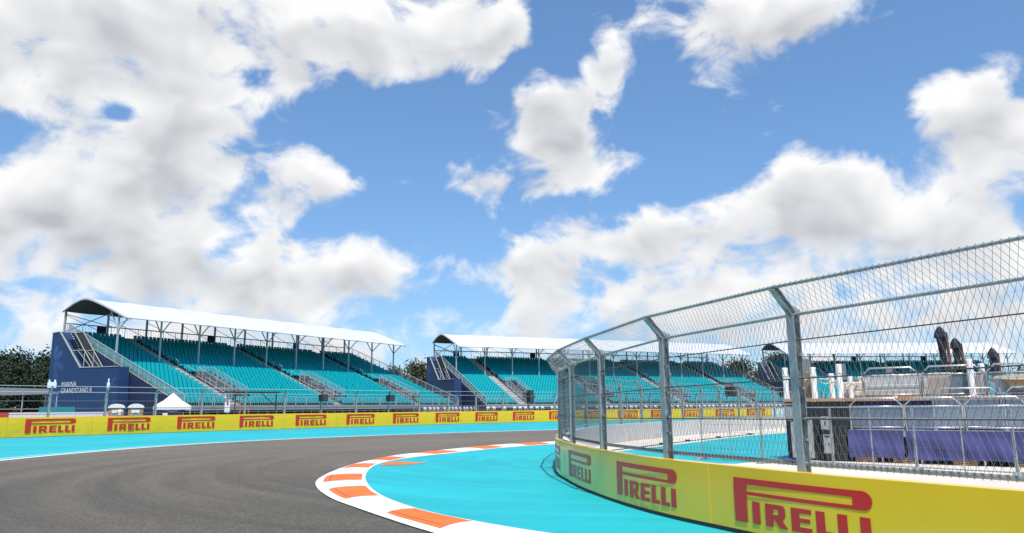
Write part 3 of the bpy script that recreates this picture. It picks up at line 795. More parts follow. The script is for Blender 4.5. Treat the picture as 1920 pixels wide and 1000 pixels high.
chairs(ST1, 34.5, 46.5, -14.2, 'small white folding chair lined up in front of the grandstand lettered MARINA GRANDSTAND 8', 'white chairs before the lettered grandstand', 'low railed platform with white chairs before the lettered grandstand')
chairs(ST2, -1.0, 62.0, -14.4, 'small white folding chair lined up in front of the long second grandstand', 'white chairs before the second grandstand', 'long low railed platform with white chairs before the second grandstand')

# ------------------------------------------------------------------ trees
def tree_meshes(seed, h, spread, n_leaf):
    r = random.Random(seed); tr = MB(); th = h*.45
    tr.tube([(0,0,0),(.1*spread*.2,0,th*.5),(r.uniform(-.3,.3),r.uniform(-.3,.3),th),(r.uniform(-.4,.4),0,h*.8)], [h*.030,h*.024,h*.018,h*.005], 8)
    tips = []
    for k in range(11):
        a = k*2.4+r.uniform(-.4,.4); z0 = th*(.55+.5*k/11); rr = spread*r.uniform(.45,.95); e = (rr*math.cos(a), rr*math.sin(a), z0+h*r.uniform(.10,.42))
        m_ = (e[0]*.5+r.uniform(-.3,.3), e[1]*.5+r.uniform(-.3,.3), (z0+e[2])/2+.25); tr.tube([(0,0,z0), m_, e], [h*.013,h*.009,h*.004], 5); tips += [e, m_]
    tips += [(r.uniform(-.3,.3)*spread, r.uniform(-.3,.3)*spread, h*r.uniform(.75,.98)) for _ in range(7)]
    tips += [(r.uniform(-.8,.8)*spread, r.uniform(-.8,.8)*spread, h*r.uniform(.12,.5)) for _ in range(13)]
    lf = MB()
    for i in range(n_leaf):
        c = r.choice(tips); cs = h*.085
        p = Vector((c[0]+r.gauss(0,cs*1.3), c[1]+r.gauss(0,cs*1.3), c[2]+r.gauss(0,cs*.95)))
        if p.z < .1: continue
        s_ = r.uniform(.2,.46); ax = Vector((r.gauss(0,1), r.gauss(0,1), r.gauss(0,1))).normalized(); bx = ax.orthogonal().normalized(); cx = ax.cross(bx)
        lf.add([p-bx*s_, p+cx*s_*.45, p+bx*s_, p-cx*s_*.45], [(0,1,2,3)])
    return tr.mesh('trunk'), lf.mesh('crown')
TREES = [tree_meshes(3, 11.5, 5.0, 11000), tree_meshes(8, 10.0, 5.6, 11000), tree_meshes(15, 12.5, 4.4, 10000)]
for tm, lm in TREES: tm.materials.append(MATS['bark']); lm.materials.append(MATS['leaf_dark'])
TREE_OL = []
for tm, lm in TREES:
    l2 = lm.copy(); l2.materials.clear(); l2.materials.append(MATS['leaf_olive']); TREE_OL.append((tm, l2))
def tree(kind, x, y, s, rz, label, group, olive=False):
    t = empty('leafy_tree', (x, y, -.03), rz); t.scale = (s, s, s)
    tm, lm = (TREE_OL if olive else TREES)[kind]
    obj('trunk', tm, t); obj('crown', lm, t); tag(t, label, 'tree', group)
DK = 'dark green leafy tree in the dense clump beside the navy stair tower'
for (k, x, y, s) in ((0,-66,96,.72),(1,-72,101,.82),(2,-61,104,.74),(0,-79,106,.75),(1,-66,110,.92),(2,-74,114,.78),(0,-58,112,.85),(1,-84,117,.95),(2,-91,112,.8),(1,-55,96,.7),(0,-61,93,.62),(1,-68,92,.66)):
    tree(k, x, y, s, random.uniform(0,6), DK, 'dark trees beside the stair tower')
OL = 'olive brown leafy tree showing between the two nearest grandstands'
for (k, x, y, s) in ((1,-28,184,1.05),(2,-22,178,.92),(0,-16,186,1.0),(1,-34,190,1.0),(2,-10,180,.85)):
    tree(k, x, y, s, random.uniform(0,6), OL, 'olive trees between the grandstands', True)
RT = 'dark leafy tree between the long second grandstand and the one behind the deck'
for (k, x, y, s) in ((0,56,192,1.05),(1,62,188,1.0),(2,68,194,1.1),(1,50,198,1.15),(0,74,200,1.1)):
    tree(k, x, y, s, random.uniform(0,6), RT, 'dark trees behind the second grandstand')
FR = 'distant dark tree past the end of the grandstand behind the umbrellas'
for (k, x, y, s) in ((1,128,190,.95),(0,138,196,1.0),(2,148,190,.9)):
    tree(k, x, y, s, random.uniform(0,6), FR, 'distant trees past the last grandstand')

# ------------------------------------------------------------------ people
def person(name, loc, rz, pose, top, legs, label, cap=None, scale=1.0):
    """one skinned body, coloured by height; pose 'stand' or 'sit'"""
    me = bpy.data.meshes.new(name)
    if pose == 'sit':
        P = dict(pel=(0,0,.5), ch=(0,.03,.80), nk=(0,.02,1.02), hd=(0,-.03,1.22), ls=(.17,.03,.95), rs=(-.17,.03,.95), le=(.24,-.06,.72), re=(-.24,-.06,.72), lh=(.16,-.28,.62), rh=(-.16,-.28,.62),
                 lp=(.09,0,.5), rp=(-.09,0,.5), lk=(.12,-.42,.52), rk=(-.12,-.42,.52), la=(.12,-.42,.09), ra=(-.12,-.42,.09), lt=(.12,-.58,.04), rt=(-.12,-.58,.04))
    else:
        P = dict(pel=(0,0,.93), ch=(0,.0,1.22), nk=(0,0,1.45), hd=(0,-.03,1.64), ls=(.18,0,1.38), rs=(-.18,0,1.38), le=(.25,.03,1.10), re=(-.25,.03,1.10), lh=(.25,-.06,.84), rh=(-.25,-.06,.84),
                 lp=(.09,0,.9), rp=(-.09,0,.9), lk=(.10,-.03,.49), rk=(-.10,.04,.49), la=(.11,.02,.08), ra=(-.11,.08,.08), lt=(.12,-.13,.04), rt=(-.12,-.08,.04))
    rad = dict(pel=.145, ch=.15, nk=.058, hd=.105, ls=.075, rs=.075, le=.048, re=.048, lh=.04, rh=.04, lp=.10, rp=.10, lk=.062, rk=.062, la=.042, ra=.042, lt=.04, rt=.04)
    E_ = [('pel','ch'),('ch','nk'),('nk','hd'),('ch','ls'),('ch','rs'),('ls','le'),('le','lh'),('rs','re'),('re','rh'),('pel','lp'),('pel','rp'),('lp','lk'),('lk','la'),('la','lt'),('rp','rk'),('rk','ra'),('ra','rt')]
    K = list(P); me.from_pydata([P[k] for k in K], [(K.index(a), K.index(b)) for a, b in E_], [])
    tmp = bpy.data.objects.new('tmp_body', me); col.objects.link(tmp)
    md = tmp.modifiers.new('skin', 'SKIN'); tmp.modifiers.new('sub', 'SUBSURF').levels = 1
    for i, k in enumerate(K):
        sv = me.skin_vertices[0].data[i]; sv.radius = (rad[k], rad[k]*.8); sv.use_root = (k == 'pel')
    dg = bpy.context.evaluated_depsgraph_get(); dg.update(); m2 = bpy.data.meshes.new_from_object(tmp.evaluated_get(dg)); bpy.data.objects.remove(tmp)
    m2.materials.clear()
    for m in (top, legs, 'skin', 'hair', cap or 'hair', 'cloth_dark'): m2.materials.append(MATS[m])
    zn, zp = P['nk'][2], P['pel'][2]
    for f in m2.polygons:
        c = f.center; f.use_smooth = True
        if c.z > zn + .20: f.material_index = 4
        elif c.z > zn + .02: f.material_index = 3 if c.y > .0 else 2
        elif abs(c.x) > .20 and c.z < P['le'][2]: f.material_index = 2
        elif c.z < .09: f.material_index = 5
        elif c.z < zp + .02 or (pose == 'sit' and c.y < -.16 and c.z < .62): f.material_index = 1
    o = obj(name, m2); o.location = loc; o.rotation_euler = (0,0,rz); o.scale = (scale,)*3
    return tag(o, label, 'person')

# ------------------------------------------------------------------ behind the outer barrier
def potty(x, y, rz, label):
    t = empty('portable_toilet', (x, y, 0), rz)
    mb = MB(); mb.box(-.55,.55,-.55,.55,.08,2.02); mb.box(-.5,.5,-.5,.5,0,.08); mb.build('cabin', 'potty_tan', t)
    mb = MB(); arc = [(-.62,2.0)] + [(-.62*math.cos(a), 2.02+.34*math.sin(a)) for a in np.linspace(0, math.pi, 9)] + [(.62,2.0)]
    mb.prism(arc, 'y', -.62, .62); mb.build('roof', 'white_plastic', t)
    mb = MB(); mb.box(-.38,.38,-.575,-.552,.15,1.9); d = mb.build('door', 'potty_tan', t)
    mb = MB(); mb.box(-.30,.30,-.585,-.577,1.45,1.85); s = mb.build('notice', 'white_plastic', d)
    mb = MB(); mb.prism([(-.28,1.48),(.28,1.48),(.28,1.58),(0,1.66),(-.28,1.56)], 'y', -.592, -.587); mb.build('print', 'teal_panel', d)
    mb = MB(); mb.box(.28,.34,-.60,-.577,.95,1.1); mb.build('handle', 'black_box', d)
    tag(t, label, 'toilet', 'portable toilets behind the yellow barrier')
potty(-32.55, 63.2, R(24), 'tan portable toilet with white arched roof, the one beside the navy stair tower')
potty(-31.15, 63.6, R(24), 'tan portable toilet with white arched roof, the one beside the white pop-up tent')
person('person', (-31.95,62.6,.5), R(20), 'stand', 'shirt_white', 'cloth_navy', 'dark-haired person in white shirt standing in front of the gap between the two tan toilets', scale=.97)

tent = empty('popup_tent', (-31.0,70.0,0), R(24)); tag(tent, 'white pop-up tent with pointed roof at the foot of the grandstand rail', 'tent')
mb = MB(); e = 1.55
mb.add([(-e,-e,2.15),(e,-e,2.15),(e,e,2.15),(-e,e,2.15),(0,0,3.35),(-e*.48,-e*.48,2.68),(e*.48,-e*.48,2.68),(e*.48,e*.48,2.68),(-e*.48,e*.48,2.68)],
       [(0,1,6,5),(1,2,7,6),(2,3,8,7),(3,0,5,8),(5,6,4),(6,7,4),(7,8,4),(8,5,4)])
for a, b in (((-e,-e),(e,-e)),((e,-e),(e,e)),((e,e),(-e,e)),((-e,e),(-e,-e))):
    mb.add([(a[0],a[1],2.16),(b[0],b[1],2.16),(b[0],b[1],1.86),(a[0],a[1],1.86)], [(0,1,2,3)])
mb.build('canopy', 'white_canvas', tent)
for (x, y) in ((-1.5,-1.5),(1.5,-1.5),(1.5,1.5),(-1.5,1.5)):
    mb = MB(); mb.bar((x,y,0),(x,y,2.15),.05); mb.build('leg', 'steel_light', tent)
mb = MB(); mb.bar((-1.5,-1.5,2.0),(0,-1.5,1.7),.03); mb.bar((0,-1.5,1.7),(1.5,-1.5,2.0),.03); mb.bar((1.5,-1.5,1.7),(.6,-1.5,2.05),.03); mb.build('truss', 'steel_light', tent)
mb = MB(); mb.box(-.75,-.35,-1.53,-1.51,1.25,1.6); mb.build('notice', 'white_plastic', tent)

hb = empty('hoarding', (-35.4,61.0,0), R(48)); tag(hb, 'low white hoarding with small red prints at the foot of the navy tower', 'hoarding')
for k in range(5):
    mb = MB(); x = -3.9+k*1.55; mb.box(x, x+1.53, -.03, .03, .05, 1.72); p = mb.build('panel', 'white_plastic', hb)
    mb = MB(); mb.box(x+.35, x+1.05, -.042, -.036, 1.28, 1.36); mb.box(x+.5, x+.95, -.042, -.036, 1.15, 1.22); mb.build('print', 'sign_red', p)
# canopy shelter at the far end of the barrier
sh = empty('canopy_shelter', (-42.4,63.2,0), R(46)); tag(sh, 'open shelter with grey tarpaulin roof in front of the dark trees', 'shelter')
mb = MB(); mb.add([(-4,-1.6,3.45),(4,-1.6,3.25),(4,1.8,3.75),(-4,1.8,3.9),(0,-1.7,3.1)], [(0,4,3),(4,1,2),(4,2,3)])
mb.add([(-4,-1.6,3.40),(4,-1.6,3.20),(4,1.8,3.70),(-4,1.8,3.85),(0,-1.7,3.05)], [(3,4,0),(2,1,4),(3,2,4)]); mb.build('roof', 'tarp_grey', sh)
for (x, y) in ((-3.9,-1.5),(-1.2,-1.5),(1.4,-1.5),(3.9,-1.5),(3.9,1.7),(-3.9,1.7)):
    mb = MB(); mb.bar((x,y,0),(x,y,3.3),.07); mb.build('post', 'steel_light', sh)
mb = MB(); mb.bar((-3.9,-1.5,2.0),(3.9,-1.5,2.0),.05); mb.bar((-3.9,-1.5,1.2),(3.9,-1.5,1.2),.05); mb.build('rail', 'steel_light', sh)
for i, (x, y, m, lb) in enumerate(((-39.9,61.0,'red_plastic','red plastic water barrier under the grey tarpaulin shelter'),(-38.7,62.4,'orange_plastic','orange plastic water barrier under the grey tarpaulin shelter'))):
    mb = MB(); mb.prism([(-.25,0),(.25,0),(.22,.2),(.1,.45),(.08,1.0),(-.08,1.0),(-.1,.45),(-.22,.2)], 'x', -.8, .8)
    o = empty('water_barrier', (x, y, .75), R(46)); mb.build('body', m, o); mb = MB(); mb.bar((-.82,0,.75),(-.72,0,.75),.1); mb.bar((.72,0,.75),(.84,0,.75),.1); mb.build('lug', m, o); tag(o, lb, 'barrier')
    mb = MB(); mb.box(-1.1,1.1,-.5,.5,0,.75); b_ = mb.build('plinth_block', 'concrete'); b_.location = (x, y, 0); b_.rotation_euler = (0,0,R(46)); tag(b_, 'grey concrete block carrying the %s water barrier' % ('red' if i == 0 else 'orange'), 'block')
tp = empty('teal_hoarding', (-37.2,62.8,0), R(46)); tag(tp, 'teal hoarding panel between the tarpaulin shelter and the white hoarding', 'hoarding')
mb = MB(); mb.box(-1.3,1.3,-.03,.03,.1,2.15); mb.build('panel', 'teal_panel', tp)
mb = MB(); mb.bar((-1.2,.1,0),(-1.2,.1,2.1),.06); mb.bar((1.2,.1,0),(1.2,.1,2.1),.06); mb.build('post', 'steel_light', tp)
person('person', (-40.7,62.9,.55), R(30), 'stand', 'cloth_dark', 'cloth_dark', 'person in dark clothes and white cap under the tarpaulin shelter', cap='shirt_white')
mb = MB(); mb.box(-2.6,2.6,-1.0,1.0,0,.55); o = mb.build('timber_stage', 'brown_steel'); o.location = (-41.3,63.3,0); o.rotation_euler = (0,0,R(46)); tag(o, 'low brown stage under the tarpaulin shelter', 'stage')

# marshal post
ms = empty('marshal_post', (-25.6,70.0,0), R(42)); tag(ms, 'marshal shelter with thin dark roof behind the yellow barrier', 'shelter')
mb = MB(); mb.box(-.9,4.1,-.9,.9,3.30,3.38); mb.box(-1.1,4.3,-.95,-.85,3.34,3.44); mb.build('roof', 'steel_dark', ms)
for x in (0, .0, 3.9):
    mb = MB(); mb.bar((x,-.7,0),(x,-.7,3.3),.10); mb.build('post', 'brown_steel' if x == 0 else 'steel_dark', ms)
mb = MB(); mb.bar((2.4,-.7,3.3),(3.9,-.7,2.1),.07); mb.build('brace', 'steel_dark', ms)
for x in (.45, 1.25):
    mb = MB(); mb.bar((x,-.8,0),(x,-.8,2.2 if x < 1 else 2.2),.08); mb.build('frame_post', 'orange_plastic', ms)
mb = MB(); mb.bar((.45,-.8,2.2),(1.25,-.8,2.2),.08); mb.build('frame_bar', 'brown_steel', ms)
sg = empty('number_board', (-25.62,69.15,0), R(30)); tag(sg, 'white board numbered 12 above a tall white board with red figure', 'sign')
mb = MB(); mb.bar((0,.06,0),(0,.06,3.4),.07); mb.build('post', 'steel_light', sg)
mb = MB(); mb.box(-.30,.32,-.03,.01,2.82,3.38); p = mb.build('number_panel', 'white_plastic', sg)
text_mesh('lettering', '12', .46, 'black_box', p, Matrix(((1,0,0,-.24),(0,0,-1,-.038),(0,1,0,2.94),(0,0,0,1))))
mb = MB(); mb.box(-.30,.16,-.03,.01,1.55,2.76); p = mb.build('tall_panel', 'white_plastic', sg)
mb = MB(); mb.prism([(-.12,2.2),(.0,2.2),(.02,2.45),(-.03,2.6),(-.10,2.6),(-.14,2.4)], 'y', -.042, -.036); mb.build('print', 'sign_red', p)

# small equipment hung on the fence posts
def camera_box(d, label):
    b = BAR.pt(d, -.5, 3.78); o = empty('antenna_box', (b[0], b[1], b[2]-.28), R(40))
    mb = MB(); mb.box(-.28,.28,-.1,.1,0,.42); mb.build('housing', 'white_plastic', o)
    for x in (-.18,.18): mb = MB(); mb.box(x-.05,x+.05,-.05,.05,.41,.60); mb.build('antenna', 'white_plastic', o)
    mb = MB(); mb.bar((0,.06,-.5),(0,.06,.1),.05); mb.build('bracket', 'steel_light', o)
    tag(o, label, 'antenna')
def nearest(px_s): return min(OP, key=lambda v: abs(v-px_s))
camera_box(nearest(38.3), 'white antenna box on the fence post before the lettered navy tower')
b = BAR.pt(nearest(42.2), -.45, 3.62); o = empty('antenna_stick', b, 0)
mb = MB(); mb.lathe([(.10,-.1),(.11,.25),(.09,.30),(.05,.34),(.05,.62),(.02,.66)], 10); mb.build('radome', 'white_plastic', o)
mb = MB(); mb.bar((-.1,0,-.25),(0,0,0),.05); mb.build('bracket', 'steel_light', o)
tag(o, 'slim white antenna on the fence post above the tan toilets', 'antenna')
def speaker(p, rz, label, s=1.0, stack=1, post=True):
    o = empty('loudspeaker', (p[0], p[1], p[2]), rz)
    for k in range(stack):
        z = -.85*s*k
        mb = MB(); mb.prism([(-.34*s,-.02+z),(.30*s,z),(.34*s,.62*s+z),(-.30*s,.68*s+z)], 'x', -.36*s, .36*s); mb.build('cabinet', 'black_box', o)
        mb = MB(); mb.prism([(-.37*s,.03+z),(-.345*s,.03+z),(-.315*s,.62*s+z),(-.34*s,.62*s+z)], 'x', -.31*s, .31*s); mb.build('grille', 'charcoal', o)
    mb = MB(); mb.bar((0,.36*s,-.2),(0,.36*s,.5*s),.05); mb.bar((0,.3*s,.2*s),(0,.62*s,.2*s),.05); mb.build('bracket', 'steel_dark', o)
    tag(o, label, 'speaker', 'black loudspeakers on the fence posts')
def on_outer(s_, z, label, **k):
    d = nearest(s_); p = BAR.pt(d, -.30, z); t = BAR.tan(d); speaker(p, math.atan2(t[1], t[0]), label, **k)
on_outer(62.0, 2.55, 'black loudspeaker on the outer fence below the second aisle of the lettered grandstand', s=.95)
on_outer(69.4, 2.55, 'black loudspeaker on the outer fence below the last aisle of the lettered grandstand', s=.95)
on_outer(88.3, 3.2, 'pair of stacked black loudspeakers on the outer fence below the second grandstand', s=.95, stack=2)
for (dd, lb) in ((PD[5], 'black loudspeaker on the inner fence before the seating of the second grandstand'), (PD[2], 'black loudspeaker on the inner fence beneath the spectator in white')):
    p = WALL.pt(dd, .35, 2.45); t = WALL.tan(dd); speaker(p, math.atan2(-t[1], -t[0]), lb, s=1.0)
# spectator in the second stand
p = ST2[1] @ Vector((41.5, T0+TR*13+.2, Z0+RI*13)); person('person', p, math.pi/2 - R(64), 'stand', 'shirt_white', 'cloth_dark', 'person in white shirt and dark trousers standing among the teal seats', scale=1.0)

# ------------------------------------------------------------------ the deck behind the inner fence
DO, DU, DN = np.array([9.2,26.1]), np.array([.78,-.6258]), np.array([.6258,.78])
DA = math.atan2(DU[1], DU[0])
def dp(s, t, z=0.0): q = DO + DU*s + DN*t; return (float(q[0]), float(q[1]), z)
def droot(name, s, t, z, label, cat, group=None, rz=0.0):
    return tag(empty(name, dp(s,t,z), DA+rz), label, cat, group)
DZ = 2.0
dk = droot('timber_deck', 0, 0, 0, 'raised timber deck with black skirt and navy fascia behind the inner fence', 'deck')
mb = MB(); mb.prism([(0,0),(1.9,0),(1.9,1.7),(15,1.7),(15,12),(0,12)], 'z', .02, DZ-.10); mb.build('body', 'black_skirt', dk)
for k in range(24):
    mb = MB(); t = .0 + k*.5; x0 = 0 if True else 0; x0 = -.04; x1 = 1.92 if t+.49 < 1.75 else 15.02
    mb.box(x0, x1, t-.04 if k == 0 else t, t+.485, DZ-.098, DZ); mb.build('plank', 'plank', dk)
for k in range(16):
    mb = MB(); mb.box(.02+k*.118, .02+k*.118+.105, -.035, -.005, .03, DZ-.11); mb.build('skirt_board', 'black_skirt', dk)
mb = MB(); mb.box(1.93, 15, 1.655, 1.69, 1.0, DZ-.1); mb.build('fascia', 'navy_fascia', dk)
lp = droot('lower_platform', 1.95, 0, 0, 'lower platform with white edge and purple drape standing on pallets', 'platform')
mb = MB(); mb.box(0, 13, .05, 1.64, .80, .98); mb.build('top', 'alu', lp)
mb = MB(); mb.box(0, 13, .9, 1.6, .02, .80); mb.build('core', 'black_skirt', lp)
for k, (x0, x1) in enumerate(((.02,1.62),(1.70,6.2),(6.28,10.6))):
    mb = MB(); n = int((x1-x0)/.06); V = []
    for i in range(n+1):
        x = x0 + (x1-x0)*i/n
        for j in range(9):
            f = j/8; z = .14 + (1.0-.14)*f + .02*math.sin(x*2.1)*(1-f)
            y = .02 + .035*math.sin(x*9+f*3+k)*(1-f*.7) + .05*math.sin(x*1.3+f*4.0+k*2)*math.sin(f*3.1) + .018*math.sin(x*23+f*2)*(1-f)
            V.append((x, -y, z))
    mb.add(V, [(i*9+j, (i+1)*9+j, (i+1)*9+j+1, i*9+j+1) for i in range(n) for j in range(8)]); mb.build('drape', 'purple_drape', lp, smooth=True, fix=False)
for x in (.15, 1.25, 2.9, 4.4, 5.9, 7.4):
    mb = MB()
    for z in (.02,.075,.13): mb.box(x, x+.62, .06, .6, z, z+.035)
    mb.box(x, x+.1, .06, .6, .055, .135); mb.box(x+.5, x+.6, .06, .6, .055, .135); mb.build('pallet', 'plank', lp)
    mb = MB(); mb.bar((x+.8,.1,0),(x+.8,.1,.8),.05); mb.build('leg', 'white_wood', lp)

def balustrade(s, t, z, w, h, label, group, rz=0.0):
    o = droot('balustrade_panel', s, t, z, label, 'balustrade', group, rz)
    c = .24; pts = [(0,0),(0,h-c),(c,h),(w-c,h),(w,h-c),(w,0)]
    mb = MB(); mb.tube([(p[0],0,p[1]) for p in pts], .035, 6); mb.tube([(0,0,h-c-.02),(w,0,h-c-.02)], .03, 6); mb.tube([(0,0,.1),(w,0,.1)], .03, 6); mb.build('frame', 'alu', o, smooth=True)
    mb = MB(); mb.box(.05, w-.05, -.008, .008, .14, h-c-.05); mb.build('pane', 'plexi', o)
    mb = MB()
    for x in (0, w): mb.box(x-.06, x+.06, -.12, .12, -.0, .02); mb.bar((x,.02,.02),(x,.2,h*.55),.035)
    mb.build('foot', 'alu', o)
LB = 'clear panel in aluminium frame with cut corners above the long purple drape'
for k in range(8): balustrade(2.02+k*1.62, .22, .985, 1.56, 1.0, LB if k else 'clear panel in aluminium frame with cut corners above the shorter purple drape', 'clear panels above the drape')
UB = 'clear panel in aluminium frame with cut corners, in the row along the deck edge'
for k in range(7): balustrade(2.05+k*1.83, 1.95, DZ+.002, 1.76, 1.0, UB, 'clear panels along the deck edge', rz=R(random.uniform(-2,2)))
MB_ = 'clear panel in aluminium frame with cut corners, slanting across the lower platform'
for k in range(3): balustrade(4.3+k*1.9, 1.05-.1*k, .985, 1.8, 1.28, MB_, 'clear panels slanting across the platform', rz=R(9))

def piling(s, t, h, label, r=.095):
    o = droot('piling', s, t, DZ, label, 'post', 'white pilings round the deck')
    mb = MB(); mb.lathe([(r,-.12),(r,h-.03),(r*.85,h)], 12); mb.build('shaft', 'white_wood', o, smooth=False)
    mb = MB(); mb.lathe([(r*1.08,h-.32),(r*1.18,h-.29),(r*1.08,h-.26)], 12); mb.build('collar', 'rope', o)
PL = 'white round piling at the deck edge with rope near its top'
PS = [(.06,.08,1.05),(1.0,.06,1.03),(1.82,.08,1.1),(1.0,2.0,.88),(1.2,3.6,.84),(2.3,5.2,.9),(5.3,1.85,1.18),(5.55,2.3,1.05),(7.6,1.9,1.0),(9.4,1.9,1.0)]
PN = ['white piling at the deck corner beside the brown reed screen', 'white piling above the black skirt between the reed screen and the clear panels', 'white piling where the black skirt meets the clear panels',
      'short white piling behind the front rope, the taller of the two before the bar', 'short white piling in front of the orange brown bar counter', 'white piling behind the white sofa',
      'tall white piling beside the charcoal planter box', 'white piling just behind the tall one by the planter', 'white piling beside the beige tub daybed', 'white piling past the beige tub daybed']
for (s, t, h), lb in zip(PS, PN): piling(s, t, h, lb)
def rope(a, b, label):
    A = Vector(dp(a[0], a[1], DZ+a[2]-.28)); B = Vector(dp(b[0], b[1], DZ+b[2]-.28)); mb = MB()
    mb.tube([A.lerp(B, f) - Vector((0,0,.16*4*f*(1-f))) for f in np.linspace(0,1,10)], .022, 5); o = mb.build('rope', 'rope'); tag(o, label, 'rope', 'ropes between the pilings')
for a, b in ((0,1),(1,2),(1,3),(3,4),(4,5)): rope(PS[a], PS[b], 'pale rope slung between two white pilings on the deck')

def sofa(s, t, w, rz, label, wick=False):
    o = droot('sofa', s, t, DZ, label, 'sofa', 'outdoor sofas on the deck', rz)
    def soft(x0,x1,y0,y1,z0,z1,nm,m):
        mb = MB(); mb.box(x0,x1,y0,y1,z0,z1); b = mb.build(nm, m, o); bv = b.modifiers.new('round','BEVEL'); bv.width = .055; bv.segments = 3; return b
    soft(-w/2, w/2, -.42, .42, .08, .30, 'base', 'wicker' if wick else 'cushion')
    n = max(2, int(w/.75))
    for k in range(n):
        x0 = -w/2+.12+(w-.24)*k/n; x1 = -w/2+.12+(w-.24)*(k+1)/n
        soft(x0+.01, x1-.01, -.42, .30, .30, .46, 'seat_cushion', 'cushion'); soft(x0+.01, x1-.01, .16, .36, .44, .82, 'back_cushion', 'cushion')
    soft(-w/2, -w/2+.14, -.42, .42, .28, .62, 'arm', 'wicker' if wick else 'cushion'); soft(w/2-.14, w/2, -.42, .42, .28, .62, 'arm', 'wicker' if wick else 'cushion')
    soft(-w/2, w/2, .34, .46, .10, .70, 'back', 'wicker' if wick else 'cushion')
sofa(2.9, 2.9, 2.0, 0, 'white outdoor sofa beside the row of white pilings')
sofa(4.6, 3.2, 1.7, R(180), 'wicker outdoor sofa with white cushions beside the charcoal planter', True)
sofa(1.2, 4.6, 1.5, R(-90), 'white outdoor sofa behind the pilings at the deck corner')
sofa(8.3, 3.6, 2.0, R(10), 'white outdoor sofa behind the beige tub chair')
pb = droot('planter_box', 4.95, 2.45, DZ, 'square charcoal planter box with green plant on the deck', 'planter')
mb = MB(); mb.prism([(-.24,-.24),(.24,-.24),(.24,.24),(-.24,.24)], 'z', 0, .72); mb.box(-.26,.26,-.26,.26,.70,.76); mb.build('box', 'charcoal', pb)
mb = MB(); r_ = random.Random(4)
for i in range(90):
    a = r_.uniform(0,6.28); l = r_.uniform(.15,.42); p = Vector((r_.uniform(-.18,.18), r_.uniform(-.18,.18), .74)); e = p + Vector((math.cos(a)*l*.7, math.sin(a)*l*.7, l*.8)); s_ = Vector((-math.sin(a),math.cos(a),0))*.03
    mb.add([p-s_*.4, (p+e)/2-s_, e, (p+e)/2+s_], [(0,1,2,3)])
mb.build('plant', 'plant_green', pb, fix=False)
tb = droot('tub_chair', 6.7, 2.55, DZ, 'large beige tub daybed with rounded shell on the deck', 'chair')
mb = MB(); V = []; nn = 20
for (r, z, cut) in ((.35,.03,0),(.55,.12,0),(.70,.35,.0),(.78,.60,.18),(.80,.72,.35)):
    for k in range(nn):
        a = 2*math.pi*k/nn; V.append((r*math.cos(a)*1.15, r*math.sin(a), z*(1 - cut*(.5-.5*math.sin(a)))))
mb.add(V, [(i*nn+k, i*nn+(k+1) % nn, (i+1)*nn+(k+1) % nn, (i+1)*nn+k) for i in range(4) for k in range(nn)] + [tuple(range(nn))]); b_ = mb.build('shell', 'beige_shell', tb, smooth=True)
sd = b_.modifiers.new('thick','SOLIDIFY'); sd.thickness = .05
mb = MB(); mb.lathe([(.1,.30),(.60,.30),(.64,.36),(.60,.44),(.1,.46)], 18); mb.build('cushion', 'cushion', tb, smooth=True)
mb = MB(); mb.lathe([(.42,0),(.42,.04),(.3,.05)], 14); mb.build('base', 'white_wood', tb)

def umbrella(x, y, h, lean, label, mast=True):
    o = tag(empty('closed_umbrella', (x, y, DZ), 0), label, 'umbrella', 'closed navy umbrellas on the deck'); o.rotation_euler = (0, R(lean), 0)
    mb = MB(); mb.tube([(0,0,0),(0,0,h)], .035, 8); mb.build('pole', 'mahogany', o)
    wob = lambda k, z: .16*math.sin(k*math.pi*.667+z*1.3) + .05*math.sin(z*7+k)
    mb = MB(); mb.lathe([(.09,.75),(.15,.85),(.15,1.4),(.12,1.75),(.145,h-.75),(.15,h-.50),(.225,h-.44),(.17,h-.2),(.07,h-.03),(.02,h+.01)], 18, wob=wob); mb.build('folded_canopy', 'umbrella_navy', o, smooth=False)
    mb = MB(); mb.lathe([(.13,1.62),(.155,1.66),(.13,1.70)], 12); mb.build('strap', 'umbrella_navy', o)
    mb = MB(); mb.box(-.35,.35,-.35,.35,0,.06); mb.lathe([(.08,.06),(.06,.4)], 10); mb.build('base', 'charcoal', o)
    if mast:
        mb = MB(); mb.bar((.26,0,.05),(.24,0,h-.25),.09,up=(0,1,0)); mb.bar((.24,0,h-.4),(0,0,h-.25),.06); mb.build('mast', 'mahogany', o)
umbrella(18.15, 32.0, 3.0, -2, 'tallest closed navy umbrella rising above the deck')
umbrella(19.9, 34.0, 2.68, -2, 'closed navy umbrella with brown mast next to the tallest one')
umbrella(22.05, 35.0, 2.3, 0, 'short closed navy umbrella with brown mast, set apart from the other two')
